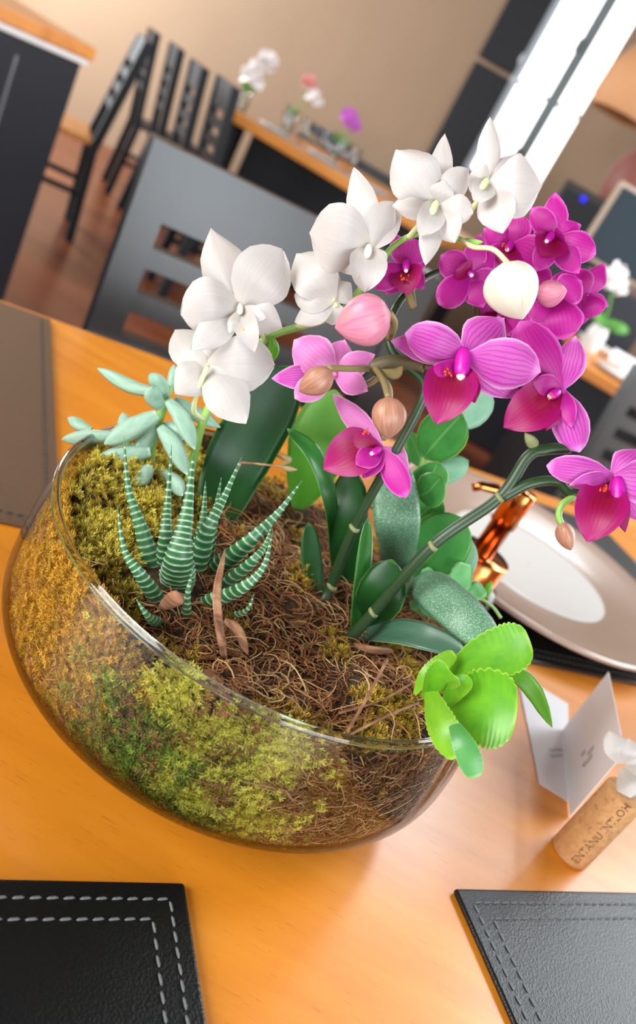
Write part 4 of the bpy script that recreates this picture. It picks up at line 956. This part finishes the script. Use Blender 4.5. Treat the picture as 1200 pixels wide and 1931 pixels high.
# ------------------------------------------------------------------ pale ghost plant
gh = empty('ghost_plant', onz(290, 905, .088), 'pale blue-green finger-leaved succulent leaning over the left rim', 'succulent')
stem('stem', gh, [onz(295, 925, .086), (284, 858, .375), (298, 800, .378), (312, 755, .38), (318, 730, .384)], 18, 'pale_stem', 8, 24)
stem('stem', gh, [onz(290, 915, .086), (250, 850, .372), (215, 822, .375), (170, 815, .382)], 12, 'pale_stem', 8, 24)
G = [((300, 742), (245, 728), (183, 694), 27, .385, .39), ((312, 748), (300, 724), (282, 704), 32, .378, .372), ((298, 782), (252, 806), (196, 838), 40, .37, .36), ((318, 755), (345, 790), (368, 848), 36, .372, .364), ((302, 805), (326, 838), (354, 896), 36, .37, .36),
     ((284, 852), (240, 858), (178, 868), 38, .368, .36), ((222, 822), (170, 826), (116, 829), 31, .374, .37), ((172, 812), (150, 802), (128, 787), 24, .382, .386), ((232, 822), (235, 802), (232, 778), 28, .38, .384), ((330, 752), (370, 780), (416, 806), 28, .386, .39),
     ((318, 740), (326, 715), (328, 688), 22, .388, .392), ((296, 800), (270, 840), (268, 862), 34, .372, .366), ((305, 770), (290, 750), (288, 728), 34, .374, .366), ((312, 800), (330, 812), (345, 830), 30, .376, .372),
     ((200, 815), (175, 838), (140, 845), 22, .378, .376), ((255, 842), (225, 852), (205, 840), 24, .374, .37), ((285, 880), (268, 900), (262, 916), 34, .36, .35), ((300, 890), (330, 912), (345, 935), 34, .37, .36)]
for a, b, c, w, y0, y1 in G: blade('leaf', gh, [(a[0], a[1], y0), (b[0], b[1], (y0 + y1) / 2), (c[0], c[1], y1)], w, 'finger', 'ghost_leaf', random.uniform(-20, 20), .0042, .05, 8, 14)

# ------------------------------------------------------------------ jade plant, speckled plant, rosette
jd = empty('jade_plant', onz(790, 1030, .084), 'round-leaved jade plant with pale leaf margins behind the orchid stems', 'succulent')
stem('stem', jd, [onz(765, 1070, .084), (785, 980, .43), (795, 900, .435), (805, 850, .44), (830, 790, .445)], 15, 'pale_stem', 8, 20)
J = [((800, 862), (835, 820), (872, 780), 92, 'jade_leaf', .43, .42, 0), ((792, 925), (808, 905), (826, 870), 72, 'jade_leaf', .42, .41, 20), ((800, 905), (845, 888), (884, 868), 50, 'jade_pale', .435, .43, 0), ((858, 800), (890, 775), (928, 742), 62, 'jade_pale', .455, .46, 0), ((795, 880), (785, 850), (770, 815), 42, 'jade_leaf', .45, .455, 20),
     ((782, 985), (805, 960), (830, 935), 66, 'jade_leaf', .425, .42, 10), ((775, 1090), (828, 1030), (876, 978), 118, 'jade_leaf', .415, .41, -5), ((790, 1110), (845, 1060), (884, 1010), 96, 'jade_pale', .425, .42, 10), ((820, 850), (845, 870), (862, 900), 34, 'jade_leaf', .445, .45, 0), ((790, 935), (812, 925), (834, 898), 66, 'jade_leaf', .408, .398, -10)]
for a, b, c, w, mt, y0, y1, tl in J: blade('leaf', jd, [(a[0], a[1], y0), (b[0], b[1], (y0 + y1) / 2), (c[0], c[1], y1)], w, 'round', mt, tl, .0035, -.08, 10, 14)
sg = empty('speckled_gasteria', onz(760, 1090, .084), 'succulent with thick tongue-like leaves dusted with pale specks', 'succulent')
blade('leaf', sg, [onz(755, 1095, .084), (750, 1000, .385), (746, 930, .39), (750, 862, .395)], 88, 'strap', 'speckled_leaf', 5, .006, -.1, 10, 18)
blade('leaf', sg, [onz(760, 1120, .084), (795, 1098, .36), (850, 1140, .335), (900, 1185, .325), (945, 1215, .325)], 84, 'strap', 'speckled_leaf', -20, .006, .1, 10, 20)
rs_ = empty('green_rosette', onz(850, 1110, .084), 'small fresh green rosette with toothed leaves behind the speckled leaf', 'succulent')
R = [((840, 1150), (862, 1110), (878, 1062), 44), ((850, 1150), (890, 1120), (912, 1108), 36), ((830, 1150), (820, 1110), (802, 1072), 34), ((838, 1160), (800, 1150), (775, 1135), 28), ((845, 1160), (850, 1120), (838, 1085), 38), ((840, 1165), (805, 1120), (790, 1090), 30), ((855, 1160), (880, 1150), (905, 1140), 30)]
for a, b, c, w in R: blade('leaf', rs_, [(a[0], a[1], .40), (b[0], b[1], .40), (c[0], c[1], .405)], w, 'kal', 'rosette_leaf', random.uniform(-25, 25), .0018, -.2, 8, 40, scallop=9)
stem('tendril', rs_, [(850, 1150, .40), (890, 1125, .41), (925, 1140, .415), (945, 1165, .415)], 6, 'pale_stem', 6, 14)
blade('leaf', rs_, [(900, 1128, .41), (915, 1118, .41), (928, 1095, .41)], 20, 'sepal', 'kalanchoe_leaf', 10)

# ------------------------------------------------------------------ kalanchoe hanging over the rim
kl = empty('kalanchoe', onz(820, 1300, .088), 'bright green scallop-leaved kalanchoe hanging over the right rim of the bowl', 'succulent')
stem('stem', kl, [onz(800, 1290, .08), (820, 1290, .305), (840, 1300, .296)], 22, 'pale_stem', 8, 10)
K = [([(830, 1285, .305), (900, 1245, .30), (960, 1225, .296), (1000, 1208, .295)], 98, 'kalanchoe_leaf', -18, -.15), ([(838, 1310, .296), (880, 1330, .286), (930, 1335, .28), (975, 1345, .277)], 148, 'kalanchoe_leaf', 10, -.22),
     ([(842, 1335, .29), (852, 1312, .283), (866, 1290, .28), (876, 1272, .28)], 46, 'kalanchoe_leaf', 30, -.3), ([(806, 1285, .29), (818, 1335, .272), (836, 1378, .262), (864, 1428, .257)], 64, 'kalanchoe_lime', 20, .2), ([(846, 1345, .268), (868, 1390, .258), (884, 1425, .254), (898, 1466, .252)], 48, 'kalanchoe_teal', 0, .15),
     ([(782, 1310, .292), (800, 1278, .292), (826, 1255, .295), (858, 1232, .30)], 34, 'kalanchoe_lime', 0, .2), ([(800, 1320, .286), (820, 1290, .28), (840, 1275, .277), (852, 1268, .276)], 66, 'kalanchoe_leaf', 10, .25)]
for pts, w, mt, tl, cp in K: blade('leaf', kl, pts, w, 'kal', mt, tl, 0, cp, 12, 80, scallop=13)
blade('leaf', kl, [(905, 1290, .31), (965, 1268, .325), (1005, 1300, .33), (1042, 1372, .325)], 36, 'finger', 'kalanchoe_leaf', 25, .002, -.2, 8, 20)
blade('leaf', kl, [(930, 1285, .305), (962, 1300, .31), (972, 1340, .31)], 22, 'finger', 'kalanchoe_under', 20, .002, 0, 8, 14)

# ------------------------------------------------------------------ dry bits lying on the soil
dl = empty('dried_leaf', onz(408, 1190, .086), 'long shrivelled brown leaf standing up among the fibre', 'dry leaf')
blade('blade', dl, [onz(424, 1236, .086), (412, 1180, .268), (408, 1110, .276), (424, 1036, .284)], 18, 'strap', 'dry_bark', 30, .0016, -.5, 6, 16)
stem('stalk', dl, [onz(424, 1240, .086), (416, 1208, .262), (408, 1165, .27)], 12, 'dry_bark', 6, 10)
def chip(pts, w, label):
    P = [onz(x, y, .088 + dz) for x, y, dz in pts]; A = across_of(P[0], P[-1], 15); v, f, uv = leaf_geo(P, px(P[0], w) / 2, 'strap', A, .003, -.3, 6, 12); o = mk('bark_chip', v, f, M['dry_bark'], None, True, uv); tag(o, label, 'bark', 'bark chips on the soil')
chip([(425, 1170, .002), (450, 1190, .004), (468, 1235, .0)], 20, 'curved tan bark chip right of the shrivelled leaf')
chip([(375, 1265, 0), (400, 1280, .001), (425, 1300, -.001)], 24, 'dark red-brown bark chip just inside the front rim')
chip([(665, 1215, 0), (700, 1225, .001), (745, 1228, 0)], 16, 'flat brown bark chip at the foot of the orchid stems')
def twig(pts, w, label):
    P = [onz(x, y, .088 + dz) for x, y, dz in pts]; v, f = tube(spline(P, 12), px(P[0], w) / 2, 6); o = mk('twig', v, f, M['dry_bark'], None); tag(o, label, 'twig', 'twigs on the soil')
twig([(655, 1380, .002), (690, 1320, .008), (730, 1245, .012)], 7, 'straight pale twig leaning across the brown fibre')
twig([(640, 1345, .002), (720, 1320, .004), (775, 1290, .006)], 5, 'thin pale twig lying beside the kalanchoe')
twig([(660, 1385, .001), (730, 1350, .003), (790, 1325, .004)], 6, 'mossy thin twig nearest the front rim')
tw = [PY(455, 872, .37), PY(500, 876, .372), PY(530, 880, .374), PY(560, 888, .376)]
yt = empty('withered_sprig', tw[0], 'thin withered brown sprig with a yellowish tip across the dark leaf', 'sprig')
v, f = tube(spline(tw, 10), .0006, 6); mk('stalk', v, f, M['dry_bark'], yt)
blade('leaf', yt, [tw[2], (545, 868, .374), (528, 858, .373)], 14, 'sepal', 'olive_pedicel'); blade('leaf', yt, [tw[2], (545, 884, .373), (562, 886, .372)], 12, 'sepal', 'olive_pedicel')
sup = [Vector((tw[0].x, tw[0].y, .084)), tw[0].lerp(Vector((tw[0].x, tw[0].y, .084)), .5), tw[0]]
v, f = tube(spline(sup, 6), .0006, 6); mk('stalk', v, f, M['dry_bark'], yt)

# ------------------------------------------------------------------ white flower tied to the cork
cf = empty('buttonhole_flower', ck + Vector((0, 0, CH)), 'white flower with green leaves fixed on top of the wine cork', 'flower')
top = ck + Vector((0, 0, CH))
v, f = tube(spline([top - Vector((0, 0, .0)), top + Vector((-.002, .002, .008)), top + Vector((0.002, .0, .018))], 8), .0012, 6); mk('stem', v, f, M['pale_stem'], cf)
D0 = depth(top) - .002
for x, y, x2, y2, w, off in ((1168, 1440, 1150, 1378, 44, 2), (1172, 1440, 1186, 1392, 40, 4), (1170, 1450, 1190, 1505, 46, 10), (1180, 1440, 1230, 1420, 50, 4), (1178, 1445, 1224, 1470, 46, 6)):
    a, b = PD(x, y, D0), PD(x2, y2, D0 - off / 1000); mi = (a + b) / 2 - F * .004; v, f, uv = leaf_geo([a, mi, b], px(a, w) / 2, 'petal', across_of(a, b, 10), 0, .25, 8, 12, wave=.15); mk('petal', v, f, M['white_petal'], cf, True, uv)
for x2, y2 in ((1215, 1500), (1232, 1440)):
    a, b = PD(1180, 1450, D0 + .002), PD(x2, y2, D0 + .003); v, f, uv = leaf_geo([a, (a + b) / 2 - F * .003, b], px(a, 34) / 2, 'sepal', across_of(a, b, 10), .001, .1); mk('leaf', v, f, M['kalanchoe_leaf'], cf, True, uv)
